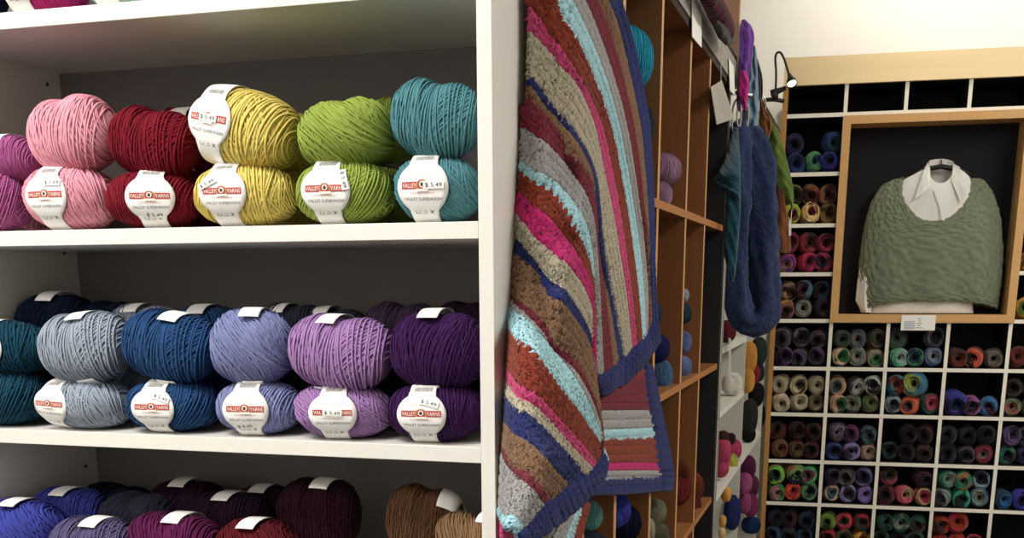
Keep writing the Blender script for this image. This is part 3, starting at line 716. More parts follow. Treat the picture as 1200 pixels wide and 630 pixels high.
# each ball: slot (u=upper, l=lower; 0..2 from the left), name, outer colour, middle, core [, size]
cell(1, 0, 'u0 deep blue|#1b2350|#20204a|#151530', 'u2 blue|#1d3a78|#22306a|#1b5a4a', 'l0 azure|#1f4f92|#23366e|#17244c', 'l1 blue green|#2f7aa0|#4a8a4a|#1f4a80', 'l2 ultramarine|#2336a0|#2a2a86|#1a1a50')
cell(2, 0, 'u0 olive|#7f8440|#5d6a34|#33301c', 'u1 brown|#7a5236|#8a4a30|#4a1c1c', 'u2 russet|#7e3c34|#8a5a3a|#4a2020', 'l0 orange and lime|#d0562e|#a9b832|#8a2630', 'l1 apricot|#d99a58|#d8b878|#8a1f2a', 'l2 ochre|#a87438|#8a6a3c|#4a2a1a')
cell(3, 0, 'u0 raspberry|#b03a52|#8a2c44|#5a1a2c', 'u1 red|#b0303c|#8a3038|#5a2430', 'u2 crimson|#a8243e|#8e2a3c|#4a1424', 'l0 coral|#c8485a|#6a3a7a|#d8a060', 'l1 scarlet pink|#d22c4c|#b82a4a|#8a2a50', 'l2 bright red|#c83040|#a23050|#3a2040')
cell(4, 0, 'u0 cream and maroon|#6a4a44|#9a7a5a|#3a1420', 'u1 slate teal|#3c5870|#4a6a7a|#5a1a2c', 'u2 plum and navy|#5a2038|#1f3040|#2a1020', 'l0 tan|#a8803e|#7a4a3c|#3a1424', 'l1 maroon|#4a1a22|#2a2028|#b0a8a0', 'l2 midnight|#20242e|#2a1c28|#14141c')
cell(5, 0, 'u0 dusky grey|#4a434c|#554a58|#2a2430', 'u1 grey mauve|#5a4c5c|#6a5a70|#241e28', 'u2 taupe|#443a3c|#5a4a54|#2a2026', 'l0 purple|#6a4a7c|#5a3a6e|#2a1a38', 'l1 olive and violet|#4f4c3a|#5a4a6a|#241a34', 'l2 mauve|#64506e|#4a3e58|#241c2a')
cell(5, 1, 'u0 dark green grey|#475040|#3c443c|#4a5a48', 'u1 slate|#525a5c|#4c545e|#a89878', 'u2 salmon brown|#7a5a4c|#4a4c3c|#2a2a22', 'l0 teal and sand|#3e8088|#c8a888|#2a8040', 'l1 stone|#8a8070|#6a6a62|#a0a898', 'l2 taupe with green|#887868|#9a8a7a|#2f9a48')
cell(5, 2, 'u0 bottle green|#2a4636|#3a3a44|#5a7a62', 'u2 violet grey|#46444e|#54525c|#1c1c24', 'l0 sea blue|#2f6480|#5aa078|#c8d8d8', 'l1 teal|#2a6a6c|#3a8a54|#2a4a5a', 'l2 slate blue|#46587a|#54688a|#a8b0c0')
cell(5, 3, 'l0 dark brown|#402826|#4a2a26|#8a3a2c', 'l1 brown and coral|#5a2c26|#d0583e|#2a1a1a', 'l2 umber|#54423a|#40302c|#8a8078')
cell(5, 4, 'l0 plum brown|#3c2a3a|#5a3430|#8a3a2c', 'l1 brown|#4a302c|#3a2a2a|#2a1a1a', 'l2 dark brown|#402a2a|#4a3030|#2a1a1a')
cell(6, 0, 'u0 cream|#cbb89a|#a8977c|#e8dcc4', 'u1 ivory|#e4d6b8|#b8a480|#6a5c48', 'u2 pale cream|#dccdb0|#9c8a6e|#cfc0a4', 'l0 bright ivory|#ece4ca|#b0a080|#d8ccae', 'l1 beige|#cdbc9c|#ab9a7c|#ddd0b4', 'l2 oatmeal|#a8957a|#94826a|#8a7a62')
cell(6, 1, 'u0 sand|#c4a682|#a88a68|#3f6a74', 'u1 charcoal|#434240|#3a3a38|#c8c6c0', 'u2 pale grey|#565a54|#b4b8ae|#2c2e2c', 'l0 salmon|#cc9a7e|#b0886c|#2a6a34', 'l1 green and grey|#3f8a4e|#5a5a4a|#a8a094', 'l2 sky blue|#6a8aa4|#b89878|#7a8a5a')
cell(6, 2, 'u0 blue and red|#24548a|#2a7a7a|#8a2c2e', 'b2 large teal green|#2c7466|#2f6a86|#c2d060', 'l0 steel grey|#3a4a5c|#8a9aa4|#3a4a50', 'l1 coral red|#c04a44|#d8603c|#7a5a5a', 'l2 dark green|#24543c|#2a4a3c|#e05070')
cell(6, 3, 'm0 indigo|#2a3280|#3a3a90|#1a1a48', 'l1 mauve|#7a4a78|#8a4a80|#3a2040', 'l2 magenta and blue|#94386e|#2a6a9a|#4a1c3c')
cell(6, 4, 'u0 dark umber|#342a26|#3c302c|#201a18', 'u1 dark brown|#3a2c28|#4a3a34|#241c1a', 'l0 brown with pink|#3c302a|#5a6a4a|#e0606a', 'l1 olive brown|#40382c|#4a3a30|#2a221c', 'l2 dark umber|#3a2e2a|#2a2a24|#201a18')
cell(7, 0, 'u0 dark russet|#5c2420|#4a2420|#34180f', 'u1 dark maroon|#46201e|#3a1c1c|#241012', 'u2 burnt brown|#6a3222|#4a2018|#2c1410', 'l0 brown|#5c3422|#6a4a34|#8a4a3c', 'l1 umber|#4e3022|#5a3a2a|#7a5a44', 'l2 brick|#6a2c20|#54241c|#30140f')
cell(7, 1, 'u0 ash violet|#443a4a|#54465a|#a498a8', 'u1 plum|#5c2448|#64305a|#3a2438', 'u2 slate|#4a4a58|#3f5a62|#2a1a24', 'l0 indigo|#2f2c72|#2a4a7a|#221a44', 'l1 lavender|#6a5c94|#8070a8|#3a3450', 'l2 rose|#a8345c|#7a4a4a|#d8b89c')
cell(7, 2, 'u1 dark brown|#3c2426|#342024|#1c1012', 'u2 dark maroon|#5a2430|#3a2628|#1c1214', 'l0 black teal|#1c2a2c|#24403e|#101416', 'l1 black|#1a1416|#20181a|#100c0d', 'l2 dark grey|#2a2c34|#40302c|#1c1416')
cell(7, 3, 'u0 charcoal|#24242a|#2a282e|#131216', 'u1 black|#1e1c22|#24242a|#121116', 'u2 black grey|#1c1b1f|#2a282c|#141318', 'l0 black violet|#1e1a24|#241e2a|#121016', 'l1 dark plum|#2e2430|#4a3a4a|#1c161e', 'l2 crimson|#9a2c3c|#7a2a3a|#8a8488')
cell(7, 4, 'u0 grape|#4a3456|#54406a|#2a1e30', 'u1 grape grey|#40344c|#4a3c58|#241c2a', 'l0 violet and green|#463a7a|#2a6a54|#241c3a', 'l1 violet|#4c3a72|#3a3060|#241c38', 'l2 plum|#442e50|#54386a|#241a2c')
cell(8, 0, 'u0 pink and lime|#d8707c|#7ac04a|#2c3c34', 't1 salmon and green|#a85a4c|#7a9a5a|#1f3c3c', 'u2 bright green|#3f9a54|#4aa86a|#a0506c', 'l0 lime|#6aa84a|#3f7a44|#e0989c', 'l1 orange red|#d8401f|#e05028|#c83c50', 'l2 sage green|#4a7a54|#6a9a6a|#34444a')
cell(8, 1, 'u0 dark violet|#382c40|#40344a|#241a2a', 'u1 grey taupe|#504844|#5a5050|#2a2428', 'u2 indigo lavender|#3c3258|#74689a|#1c1638', 'l0 mauve|#6a4468|#d0b090|#4a7080', 'l1 lilac teal|#5a7484|#8a88b4|#3c2a4a', 'l2 amethyst|#6c5294|#7a62a4|#8a2c54')
cell(8, 2, 'u0 rose red|#a02c48|#7a3444|#40402c', 'u2 dark plum|#3c1a34|#4a2038|#24101c', 'l0 garnet|#6a1f30|#5a1c2a|#34121a', 'l1 rose and tan|#a0443c|#b8485c|#d0b088', 'l2 maroon|#7a2434|#a88a5a|#c02858')
cell(8, 3, 'u0 green|#2c6a4c|#3a7a5a|#a8b4b0', 'u1 jade and rust|#2f8f68|#9a6a3a|#3a9a74', 'u2 silver blue|#46545a|#7a98a0|#24242c', 'l0 grey teal|#6a8a84|#7a8a78|#4a4048', 'l1 emerald|#2a8a6c|#34a07c|#1c3c38', 'l2 navy and cream|#2e4252|#4a6a7a|#c0b890')
cell(8, 4, 'l0 deep green blue|#1c343c|#24405a|#2c7ac0', 'l1 indigo|#34309a|#3c38a8|#1f1c5a', 'l2 dark indigo|#2a2a60|#34347a|#1c1c40')
cell(9, 0, 'u0 navy|#1c2434|#242a3c|#11151f', 'u1 dark red|#4a1c20|#34202a|#24141a', 'u2 blue black|#1c2a40|#24344c|#121a28', 'l0 navy mauve|#2c2c44|#244060|#1a1a28', 'l1 black blue|#1a1e28|#2c3440|#101318', 'l2 prussian blue|#1c3450|#24405c|#101c2c')
cell(9, 1, 'u0 lime green|#7c9a34|#64802c|#34401c', 'u1 rose red|#b03040|#c43c4c|#3c4a34', 'u2 rose|#b8343c|#a83048|#40503c', 'l0 red|#a82428|#8a2024|#4a1418', 'l1 olive|#4a4628|#54502c|#2a2818', 'l2 yellow orange|#d89830|#e0b040|#a84820')
cell(9, 2, 'u0 dark green|#1f4438|#2a5044|#14241f', 'u1 green|#24503e|#1f4436|#a0b4a0', 'u2 forest green|#1f5a44|#2a4a3c|#5a2c28', 'l0 black green|#1c3430|#24403a|#101c1a', 'l1 deep green|#20402f|#264a38|#121f1a', 'l2 pine green|#1c3a30|#24483c|#101c18')
cell(9, 3, 'u0 brick red|#8a2c20|#a0381f|#4a2c1f', 't1 fiery red|#b0241f|#a82c4c|#d04818', 'l0 tomato|#a0301f|#8a2a1c|#54180f', 'l1 red|#8a201c|#a0281f|#4a120f', 'l2 raspberry|#8a1f34|#a02a3c|#4a0f1c')
cell(4, 4, 'l0 orange|#c8862c|#b0742a|#5a7a2a', 'l1 olive|#7a7a2c|#8a6a2a|#4a4a1a', 'l2 tan|#8a6a3a|#7a5a34|#4a3420'); cell(3, 4, 'l0 amber|#b87830|#a06a2c|#6a4420', 'l1 rust|#a0582c|#8a4a28|#5a2c1a', 'l2 dark orange|#a8642a|#8a5424|#54301a')
EDGE = [-.0500] + [u + DW for u in DIV]
MAT_V = variegated(); cr = random.Random(3)
WHERE = {'u': 'upper row', 'l': 'lower row', 'm': 'lower row', 'b': 'upper row', 't': 'upper row'}
POSN = ['left', 'middle', 'right']
for (row, col), balls in CELLS.items():
    fl = FLOORS[row]; u0 = EDGE[col]; u1 = DIV[col]; wdt = u1 - u0
    ceil_h = FLOORS[row - 1] - SH - fl
    r = min(wdt / 6 - .0002, .0372)
    for b_ in balls:
        slot, rest = b_.split(' ', 1); nm, c1, c2, c3 = rest.split('|')
        k = int(slot[1]); kind = slot[0]
        R_ = r * (1.28 if kind == 'b' else 1.22 if kind == 'm' else 1.08 if kind == 't' else cr.uniform(.94, 1.0))
        hz = cr.uniform(1.04, 1.14)
        uu = u0 + r * 1.03 + (wdt - 2.06 * r) * k / 2 + cr.uniform(-.002, .002)
        if kind == 'b': uu = u0 + wdt * .56
        if kind == 'm': uu += .006
        zz = fl + R_ * hz + .0015 if kind in 'lm' else fl + r * 2.18 + R_ * hz * .97 + (0 if kind != 't' else .006)
        if zz + R_ * hz > fl + ceil_h - .003: zz = fl + ceil_h - .003 - R_ * hz
        o = link_obj('wool_cake', CAKES[cr.randrange(4)])
        dd = WD + .052 + cr.uniform(0, .022)
        o.location = wall_pt(uu, dd, zz).tolist()
        o.rotation_euler = (cr.uniform(-.2, .2), cr.uniform(-.15, .15) + PI * cr.randrange(2), WA + cr.uniform(-.32, .32))
        sc = R_ / .0385; o.scale = (sc, sc * 1.05, sc * hz)
        o['wool_a'], o['wool_b'], o['wool_c'] = [[q * w for q in lin(softer(c, .9))] for c, w in ((c1, 1.05), (c2, 1.05), (c3, .5))]  # core colour darkened to paint the shade inside the hole
        if row <= 4:
            place = ['', 'top', 'second', 'third', 'fourth'][row] + ' cubby ' + ('left' if col == 0 else 'right') + ' of the sweater frame'
        else:
            place = ORD[col] + ' cubby of ' + ORD[row - 5] + ' row below sweater'
        tag(o, f"{nm} wool ball, {WHERE[kind]} {POSN[k]}, {place}", 'yarn ball', 'variegated wool balls in the cubby wall')

# ------------------------------------------------------------------ green poncho over a white shirt, in the frame
M_green = yarn('poncho_wool', '#767d69', .15); M_shirt = plain('white_cotton', '#dedcd6', .8, noise=.03, bump=.15); M_hang = plain('hanger_black', '#0d0d0f', .5)
def wpx(x, y, d):                                 # picture point -> wall coords at distance d
    u, z = at_wall(x, y, d); return u, z
CU, CD = .555, WD + .068
def loop(pl, pr, zf, zb, dep, n=190, back=None, pw=2.5, drop=0, flare=0):
    """one closed ring round the body; pl/pr = left/right (u,z), zf/zb = front/back heights"""
    out = []
    (ul, zl), (ur, zr) = pl, pr
    for k in range(n):
        a = 2 * PI * k / n; c, s = math.cos(a), math.sin(a)
        cc = math.copysign(abs(c) ** (2 / pw), c); ss = math.copysign(abs(s) ** (2 / pw), s)
        u = (ul + ur) / 2 + (ur - ul) / 2 * cc; d = CD - ss * dep
        zside = zl + (zr - zl) * (u - ul) / (ur - ul); w = abs(s) ** 1.2
        z = zside * (1 - w) + (zf if s > 0 else zb) * w
        out.append((u, d, z))
    return out
def body(rings, mb, mat=0, sub=5, disp=None):
    R_ = np.array(rings)
    n = len(R_); out = []
    for i in range(n - 1):
        p0, p1, p2, p3 = R_[max(i - 1, 0)], R_[i], R_[i + 1], R_[min(i + 2, n - 1)]
        for t in np.linspace(0, 1, sub, endpoint=False):
            out.append(.5 * (2 * p1 + (p2 - p0) * t + (2 * p0 - 5 * p1 + 4 * p2 - p3) * t * t + (3 * p1 - p0 - 3 * p2 + p3) * t ** 3))
    out.append(R_[-1]); out = np.array(out)
    if disp is not None: out = disp(out)
    mb.grid([[wall_pt(*p) for p in r] for r in out], mat, close_u=True)
P = lambda x, y: wpx(x, y, CD - .02)
zz = lambda y: wpx(1100, y, CD - .05)[1]
rings = [loop(P(1010, 366), P(1168, 362), zz(352), zz(356), .052), loop(P(1010, 352), P(1170, 350), zz(346), zz(350), .056), loop(P(1008, 318), P(1174, 318), zz(318), zz(318), .060),
         loop(P(1012, 280), P(1174, 275), zz(288), zz(276), .062), loop(P(1020, 245), P(1169, 242), zz(270), zz(240), .060), loop(P(1033, 220), P(1158, 217), zz(263), zz(215), .056),
         loop(P(1048, 211), P(1147, 209), zz(262), zz(205), .050), loop(P(1059, 211), P(1137, 210), zz(259), zz(199), .045)]
zi = zz(258)
def knit(o):
    n, k, _ = o.shape
    i = np.arange(n)[:, None]; j = np.arange(k)[None, :]
    h = np.sin(j * .95 + np.sin(i * .8) * 1.5) * np.sin(i * 1.35 + np.cos(j * .6) * 1.1) * .0036 + rng.standard_normal(o.shape[:2]) * .0009
    h = h * np.clip((n - 1 - i) / 8, .1, 1)
    a = 2 * PI * j / k
    o[:, :, 1] -= h * np.sign(np.sin(a) + 1e-6); o[:, :, 0] += h * np.cos(a)
    # soft vertical folds
    o[:, :, 1] -= .006 * np.sin(o[:, :, 0] * 34 + 1) * np.clip(np.sin(a), 0, 1) * np.clip((1.75 - o[:, :, 2]) / .3, 0, 1)
    return o
mbp = MB()
body(rings, mbp, 0, 12, knit)
pon = mbp.build('poncho', M_green, smooth=True)
s_ = pon.modifiers.new('cloth', 'SOLIDIFY'); s_.thickness = .004; s_.offset = -1
tag(pon, 'sage green knitted poncho displayed over a white shirt in the maple frame', 'poncho')
# shirt: body, cuff, collar
CD0 = CD
rs = [loop(P(1020, 367.2), P(1141, 367), zz(367.2), zz(367), .030), loop(P(1024, 340), P(1140, 340), zz(340), zz(340), .034), loop(P(1024, 300), P(1150, 300), zz(300), zz(300), .040), loop(P(1042, 250), P(1148, 250), zz(250), zz(250), .042), loop(P(1056, 215), P(1140, 215), zz(232), zz(215), .040),
      loop(P(1073, 202), P(1131, 200), zz(222), zz(200), .036), loop(P(1088, 193), P(1119, 192), zz(214), zz(190), .030)]
mbs = MB(); body(rs, mbs, 0, 6)
shirt = mbs.build('shirt', M_shirt, smooth=True); tag(shirt, 'white collared shirt worn under the green poncho in the frame', 'shirt')
s_ = shirt.modifiers.new('cloth', 'SOLIDIFY'); s_.thickness = .002; s_.offset = -1
def patch(px, name, mat, parent, d, thick=.002, bend=0, smooth=False):
    """flat or bent cloth piece outlined in the wall plane; px rows of points, d per point"""
    v = [[wall_pt(*(lambda q: (q[0], dd, q[1]))(wpx(x, y, dd))) for x, y, dd in r] for r in px]
    o = MB().grid(v).build(name, mat, parent, smooth=False)
    s = o.modifiers.new('cloth', 'SOLIDIFY'); s.thickness = thick; s.offset = 0
    return o
f_ = CD - .048
patch([[(1087, 190, CD - .004), (1081, 204, CD - .030), (1071.5, 234, CD - .058)], [(1089, 194, CD - .012), (1087, 206, CD - .036), (1081, 227, CD - .060)], [(1090, 198, CD - .012), (1090, 208, CD - .034), (1090, 219.5, CD - .052)]], 'collar', M_shirt, shirt, f_)
patch([[(1117, 191, CD - .004), (1126, 202, CD - .030), (1137, 213, CD - .046)], [(1117, 195, CD - .012), (1122, 210, CD - .036), (1132, 226, CD - .056)], [(1116, 198, CD - .012), (1115, 212, CD - .034), (1126.5, 238, CD - .058)]], 'collar', M_shirt, shirt, f_)
patch([[(1088, 194, CD - .012), (1089, 188, CD + .012), (1096, 186.5, CD + .026), (1104, 186, CD + .030), (1111, 187, CD + .026), (1117, 189, CD + .012), (1118, 194, CD - .012)], [(1089, 199, CD - .010), (1091, 195, CD + .010), (1097, 193.5, CD + .022), (1104, 193, CD + .026), (1110, 193.5, CD + .022), (1115, 195, CD + .010), (1117, 199, CD - .010)]], 'collar_stand', M_shirt, shirt, f_)
patch([[(1093, 222, CD - .044), (1098, 234, CD - .050), (1102, 245, CD - .056), (1104, 258, CD - .062)], [(1096, 221, CD - .044), (1101, 233, CD - .050), (1105, 244, CD - .056), (1107, 258, CD - .062)]], 'placket', M_shirt, shirt, f_)
patch([[(1010, 300, CD - .01), (1005, 330, CD - .01), (1003, 352, CD - .01), (1010, 366, CD - .01)], [(1017, 302, CD - .03), (1014, 332, CD - .034), (1013, 352, CD - .034), (1015, 366, CD - .034)], [(1026, 304, CD - .02), (1024, 334, CD - .02), (1022, 353, CD - .02), (1021, 366, CD - .02)]], 'sleeve', M_shirt, shirt, f_, .004)
# hanger in the collar
hm = MB(); hp = lambda x, y, d: wall_pt(*(lambda q: (q[0], d, q[1]))(wpx(x, y, d)))
hm.tube([hp(1060, 208, CD), hp(1080, 199, CD), hp(1103, 195, CD), hp(1125, 199, CD), hp(1146, 208, CD)], [.007, .009, .010, .009, .007], 10)
hg = hm.build('clothes_hanger', M_hang, smooth=True); tag(hg, 'black clothes hanger inside the white shirt collar', 'hanger')
h2 = MB(); h2.tube([hp(1103, 195, CD), hp(1103, 188, CD + .02), hp(1103, 184, CD + .06)], .003, 8); h2.build('hook', plain('chrome', '#c8c8c8', .2, 1), hg)
# description card on the frame's bottom rail
cardo = empty('info_card', wall_pt(.5191, WD - .0162, 1.3375).tolist(), (0, 0, WA)); tag(cardo, 'white printed card stuck on the lower rail of the maple frame', 'card')
MB().box((-.0665, -.0014, -.030), (.0665, 0, .031)).build('sheet', M_card, cardo)
cp = MB(); yl = -.0018
for k in range(6): cp.add([(-.055, yl, .006 - k * .0055), (-.012, yl, .006 - k * .0055), (-.012, yl, .003 - k * .0055), (-.055, yl, .003 - k * .0055)], [(0, 1, 2, 3)], 0)
for k, (x0, x1) in enumerate([(-.004, .010), (.0, .012), (-.006, .016), (-.004, .012), (-.008, .018)]): cp.add([(x0, yl, .018 - k * .009), (x1, yl, .018 - k * .009), (x1, yl, .015 - k * .009), (x0, yl, .015 - k * .009)], [(0, 1, 2, 3)], 1)
cp.build('card_print', [plain('print_blue', '#9aa4bd', .6), M_grey], cardo)
# ------------------------------------------------------------------ striped crochet blanket hung on the end of the white unit
BC = dict(n='#1b2356', t='#71553f', u='#651c2a', g='#8d8b89', l='#94bcc4', r='#762f1f', p='#b03d68', m='#a8205f', w='#a39a86')
def blanket_material():
    m, nt, b = new_mat('crochet_wool')
    a = nt.nodes.new('ShaderNodeAttribute'); a.attribute_name = 'wool'
    tc = nt.nodes.new('ShaderNodeTexCoord'); n = nt.nodes.new('ShaderNodeTexNoise'); n.inputs['Scale'].default_value = 420; n.inputs['Detail'].default_value = 4
    nt.links.new(tc.outputs['Object'], n.inputs['Vector'])
    r = nt.nodes.new('ShaderNodeMapRange'); r.inputs[1].default_value = .3; r.inputs[2].default_value = .7; r.inputs[3].default_value = .9; r.inputs[4].default_value = 1.32
    nt.links.new(n.outputs['Fac'], r.inputs[0])
    mx = nt.nodes.new('ShaderNodeVectorMath'); mx.operation = 'SCALE'
    nt.links.new(a.outputs['Color'], mx.inputs[0]); nt.links.new(r.outputs[0], mx.inputs['Scale']); nt.links.new(mx.outputs[0], b.inputs['Base Color'])
    bp = nt.nodes.new('ShaderNodeBump'); bp.inputs['Strength'].default_value = .5; bp.inputs['Distance'].default_value = .002
    nt.links.new(n.outputs['Fac'], bp.inputs['Height']); nt.links.new(bp.outputs[0], b.inputs['Normal'])
    b.inputs['Roughness'].default_value = 1; b.inputs['Specular IOR Level'].default_value = .1
    b.inputs['Sheen Weight'].default_value = .08; b.inputs['Sheen Roughness'].default_value = .6
    return m
M_blanket = blanket_material()
def crochet(curves, xs, cols, rows_per, name, m_cols=640, ext=None, row_w=.0095, stitch=.0095, parent=None, flip=False, per_row=7, amp=.0024, thick=.007):
    """curves: seams between the stripes as sight points on the cloth, xs: how far out the cloth hangs along each seam;
    ext: border point beyond each seam's end (worked in navy)"""
    D = []; isb = []
    for i, c in enumerate(curves):
        pts = [(x, y, xs[i](k / (len(c) - 1), x)) for k, (x, y) in enumerate(c)]
        q = catmull(pts, m_cols)
        W3 = np.array([at_x(x, y, X) for x, y, X in q])
        if ext is not None:
            e = ext[i]; last = q[-1]
            w = np.array([at_x(last[0] + (e[0] - last[0]) * t, last[1] + (e[1] - last[1]) * t, last[2] + .004 * math.sin(t * PI)) for t in np.linspace(0, 1, 31)[1:]])
            W3 = np.vstack([W3, w]); 
        D.append(W3)
    D = np.array(D); ncol = D.shape[1]
    # rows of stitches between the seams
    V = []; S = []; rowid = []
    total = 0
    for i in range(len(cols)):
        k = rows_per[i]; n = k * per_row
        for j in range(n + (1 if i == len(cols) - 1 else 0)):
            t = j / n
            p0, p1, p2, p3 = D[max(i - 1, 0)], D[i], D[i + 1], D[min(i + 2, len(D) - 1)]
            w = p1 + (p2 - p1) * t
            sm = .5 * (2 * p1 + (p2 - p0) * t + (2 * p0 - 5 * p1 + 4 * p2 - p3) * t * t + (3 * p1 - p0 - 3 * p2 + p3) * t ** 3)
            V.append(w * .4 + sm * .6); S.append(i + t); rowid.append(total + t * k)
        total += k
    V = np.array(V); S = np.array(S); rowid = np.array(rowid); nr = len(V)
    du = np.linalg.norm(np.diff(V, axis=1), axis=2); u = np.concatenate([np.zeros((nr, 1)), np.cumsum(du, 1)], 1)
    dv = np.gradient(V, axis=0); dw = np.gradient(V, axis=1); N = np.cross(dv, dw); N /= np.linalg.norm(N, axis=2, keepdims=True) + 1e-9
    if N[:, :, 0].mean() < 0: N = -N
    fr = rowid - np.floor(rowid); ridx = np.floor(rowid)
    rb = np.abs(np.sin(PI * fr)) ** .7
    ph = 2 * PI * u / stitch + (ridx * 2.4)[:, None]
    wob = np.sin(u * 47 + ridx[:, None] * 3.1) * .5
    H = amp * (rb[:, None] * (.45 + .55 * np.abs(np.sin(ph / 2 + wob))) - .25)
    H += .0004 * rng.standard_normal(H.shape)
    Pm = V + N * H[:, :, None]
    mb = MB().grid(Pm, 0, flip=False)
    me = mb.mesh(name, M_blanket)
    # colour of each face: the wool it is worked in; long stitches bite into the row below
    cl = np.array([lin(BC[c]) for c in cols]); navy = np.array(lin(BC['n']))
    sc = (S[:-1] + S[1:]) / 2; uc = (u[:-1, :-1] + u[1:, 1:]) / 2
    ii = np.minimum(np.floor(sc).astype(int), len(cols) - 1)
    tri = np.abs(((uc / stitch) % 1) * 2 - 1)
    bite = (.05 + .40 * tri)                                # in rows
    rp = np.array(rows_per)[ii]
    loc = (sc - ii) * rp
    use_prev = (loc[:, None] < bite) & (ii > 0)[:, None]
    # light wool bites into dark, dark only grazes
    lum = cl.mean(1); prevl = lum[np.maximum(ii - 1, 0)]; curl = lum[ii]
    graze = (loc[:, None] < .25 * bite)
    use_prev = np.where((prevl >= curl)[:, None], use_prev, graze & (ii > 0)[:, None])
    idx = np.where(use_prev, np.maximum(ii - 1, 0)[:, None], ii[:, None])
    fc = cl[idx]
    if ext is not None:
        cc = np.arange(ncol - 1)[None, :]
        edge_t = m_cols - 1 - np.where((np.floor(rowid[:-1] * 2).astype(int) % 2 == 0)[:, None], 5, -2)
        own = np.array([e is not None and len(e) == 3 for e in ext])
        o2 = own[np.minimum(ii, len(own) - 1)]
        fc = np.where(((cc >= edge_t) & ~o2[:, None])[:, :, None], navy, fc)
    fc = fc * (1 + .07 * rng.standard_normal(fc.shape[:2]))[:, :, None]
    fc = np.clip(fc, 0, 1).reshape(-1, 3)
    at = me.attributes.new('wool', 'FLOAT_COLOR', 'FACE')
    at.data.foreach_set('color', np.concatenate([fc, np.ones((len(fc), 1))], 1).ravel())
    o = link_obj(name, me, parent)
    s = o.modifiers.new('thickness', 'SOLIDIFY'); s.thickness = thick; s.offset = -1 if not flip else 1
    return o
SEAMS = [
 [(628, -250), (690, -110), (723, 0), (735, 38), (745, 80), (755, 130), (759, 170), (762, 230), (763, 290), (765, 340), (767, 376)],
 [(627, -205), (678, -95), (709, 0), (720, 30), (731, 75), (741, 120), (748, 160), (754, 230), (757, 290), (759, 340), (760, 378)],
 [(626, -165), (668, -75), (697, 0), (715, 50), (728, 100), (739, 150), (746, 200), (751, 250), (754.5, 290), (757, 345), (757, 384)],
 [(624, -125), (655, -55), (680, 0), (700, 50), (717, 100), (730, 150), (739, 200), (746, 250), (751, 290), (755, 345), (754, 389)],
 [(621, -92), (640, -48), (664, 0), (688, 50), (707, 100), (721, 150), (731, 200), (739, 250), (745, 290), (750, 345), (752, 393)],
 [(619, -62), (627, -45), (648, 0), (673, 50), (695, 100), (712, 150), (722, 200), (731, 250), (737, 290), (744, 345), (748, 398)],
 [(617, 8), (635, 30), (655, 58), (673, 88), (690, 122), (701, 150), (713, 200), (722, 250), (728, 290), (736, 345), (742, 404)],
 [(617, 38), (632, 52), (647, 69), (669, 98), (689, 142), (702, 200), (713, 250), (720, 290), (729, 345), (736, 410)],
 [(616, 87), (630, 104), (648, 126), (666, 149), (685, 183), (695, 215), (702, 280), (709, 320), (717, 360), (728, 418)],
 [(615.5, 99), (632, 120), (650, 141), (668, 165), (683, 191), (692, 222), (698, 285), (704, 325), (711, 365), (721, 424)],
 [(615, 111), (626, 128), (638, 141), (655, 163), (671, 185), (685, 210), (692, 240), (695, 285), (701, 330), (707, 370), (714, 430)],
 [(613, 149), (625, 160), (638, 173), (661, 198), (678, 223), (688, 250), (692.5, 285), (696.5, 340), (699, 385), (702, 438)],
 [(612, 188), (624, 197), (638, 207), (661, 231), (678, 255), (686, 280), (690.5, 320), (693.5, 370), (695, 440)],
 [(611, 200), (624, 210), (638, 221), (654, 238), (669, 260), (679, 285), (687, 318), (690.5, 345), (693.5, 440)],
 [(610, 226), (624, 240), (638, 254), (661, 284), (675, 306), (685, 328), (689, 350), (692, 440)],
 [(609, 249), (619, 264), (632, 282), (646, 297), (659, 311), (675, 332), (685, 354), (689, 378), (691.5, 442)],
 [(607.5, 281), (621, 298), (635, 316), (647, 330), (659, 344), (675, 368), (685, 388), (689.5, 410), (692, 452)],
 [(606, 297), (618, 313), (632, 330), (643, 343), (654, 356), (671, 379), (685, 404), (690, 425), (694, 464)],
 [(604, 345), (616, 360), (628, 373), (640, 386), (651, 399), (668, 420), (681, 441), (692, 466), (698, 490), (701, 514)],
 [(603, 352), (615, 369), (628, 385), (644, 405), (658, 422), (673, 442), (687, 468), (696, 492), (701, 518)],
 [(602.5, 359), (614, 377), (627, 394), (643, 414), (658, 431), (670, 448), (684, 474), (694, 497), (701, 522)],
 [(600.5, 381), (608, 394), (616, 406), (629, 424), (647, 450), (670, 480), (690, 507), (702, 528)],
 [(598.5, 425), (608, 442), (620, 457), (647, 487), (673, 517), (694, 542)],
 [(598, 443), (608, 459), (620, 473), (647, 503), (670, 530), (689, 548)],
 [(597, 460), (605, 472), (617, 487), (643, 515), (667, 540), (682, 556)],
 [(595.5, 490), (605, 504), (617, 520), (637, 543), (660, 567)],
 [(594, 521), (601, 533), (610, 547), (630, 570), (643, 583)],
 [(593, 529), (599, 543), (607, 560), (618, 576), (630, 590)],
 [(591, 591), (595, 597), (600, 606), (610, 620)],
 [(589.5, 602), (593, 609), (597, 616), (604, 627)]]
SCOL = ['n', 't', 'u', 'g', 'l', 'r', 'p', 'w', 'n', 't', 'u', 'g', 'l', 'r', 'm', 'w', 'n', 't', 'u', 'g', 'l', 'r', 'p', 'w', 'n', 't', 'u', 'g', 'l']
SROW = [2, 1, 2, 2, 2, 3, 2, 4, 1, 1, 3, 3, 1, 2, 2, 3, 2, 4, 1, 1, 3, 4, 2, 2, 3, 3, 1, 5, 1]
ob = [(770, 398), (766, 405), (763, 410), (760, 414), (757, 418), (751, 426), (744, 434), (736, 441), (728, 449), (720, 452), (712, 457), (703, 461)]
oa = [(707, 543), (705, 553), (701, 563), (692, 575), (674, 593), (656, 607), (642, 617), (621, 628), (612, 634)]
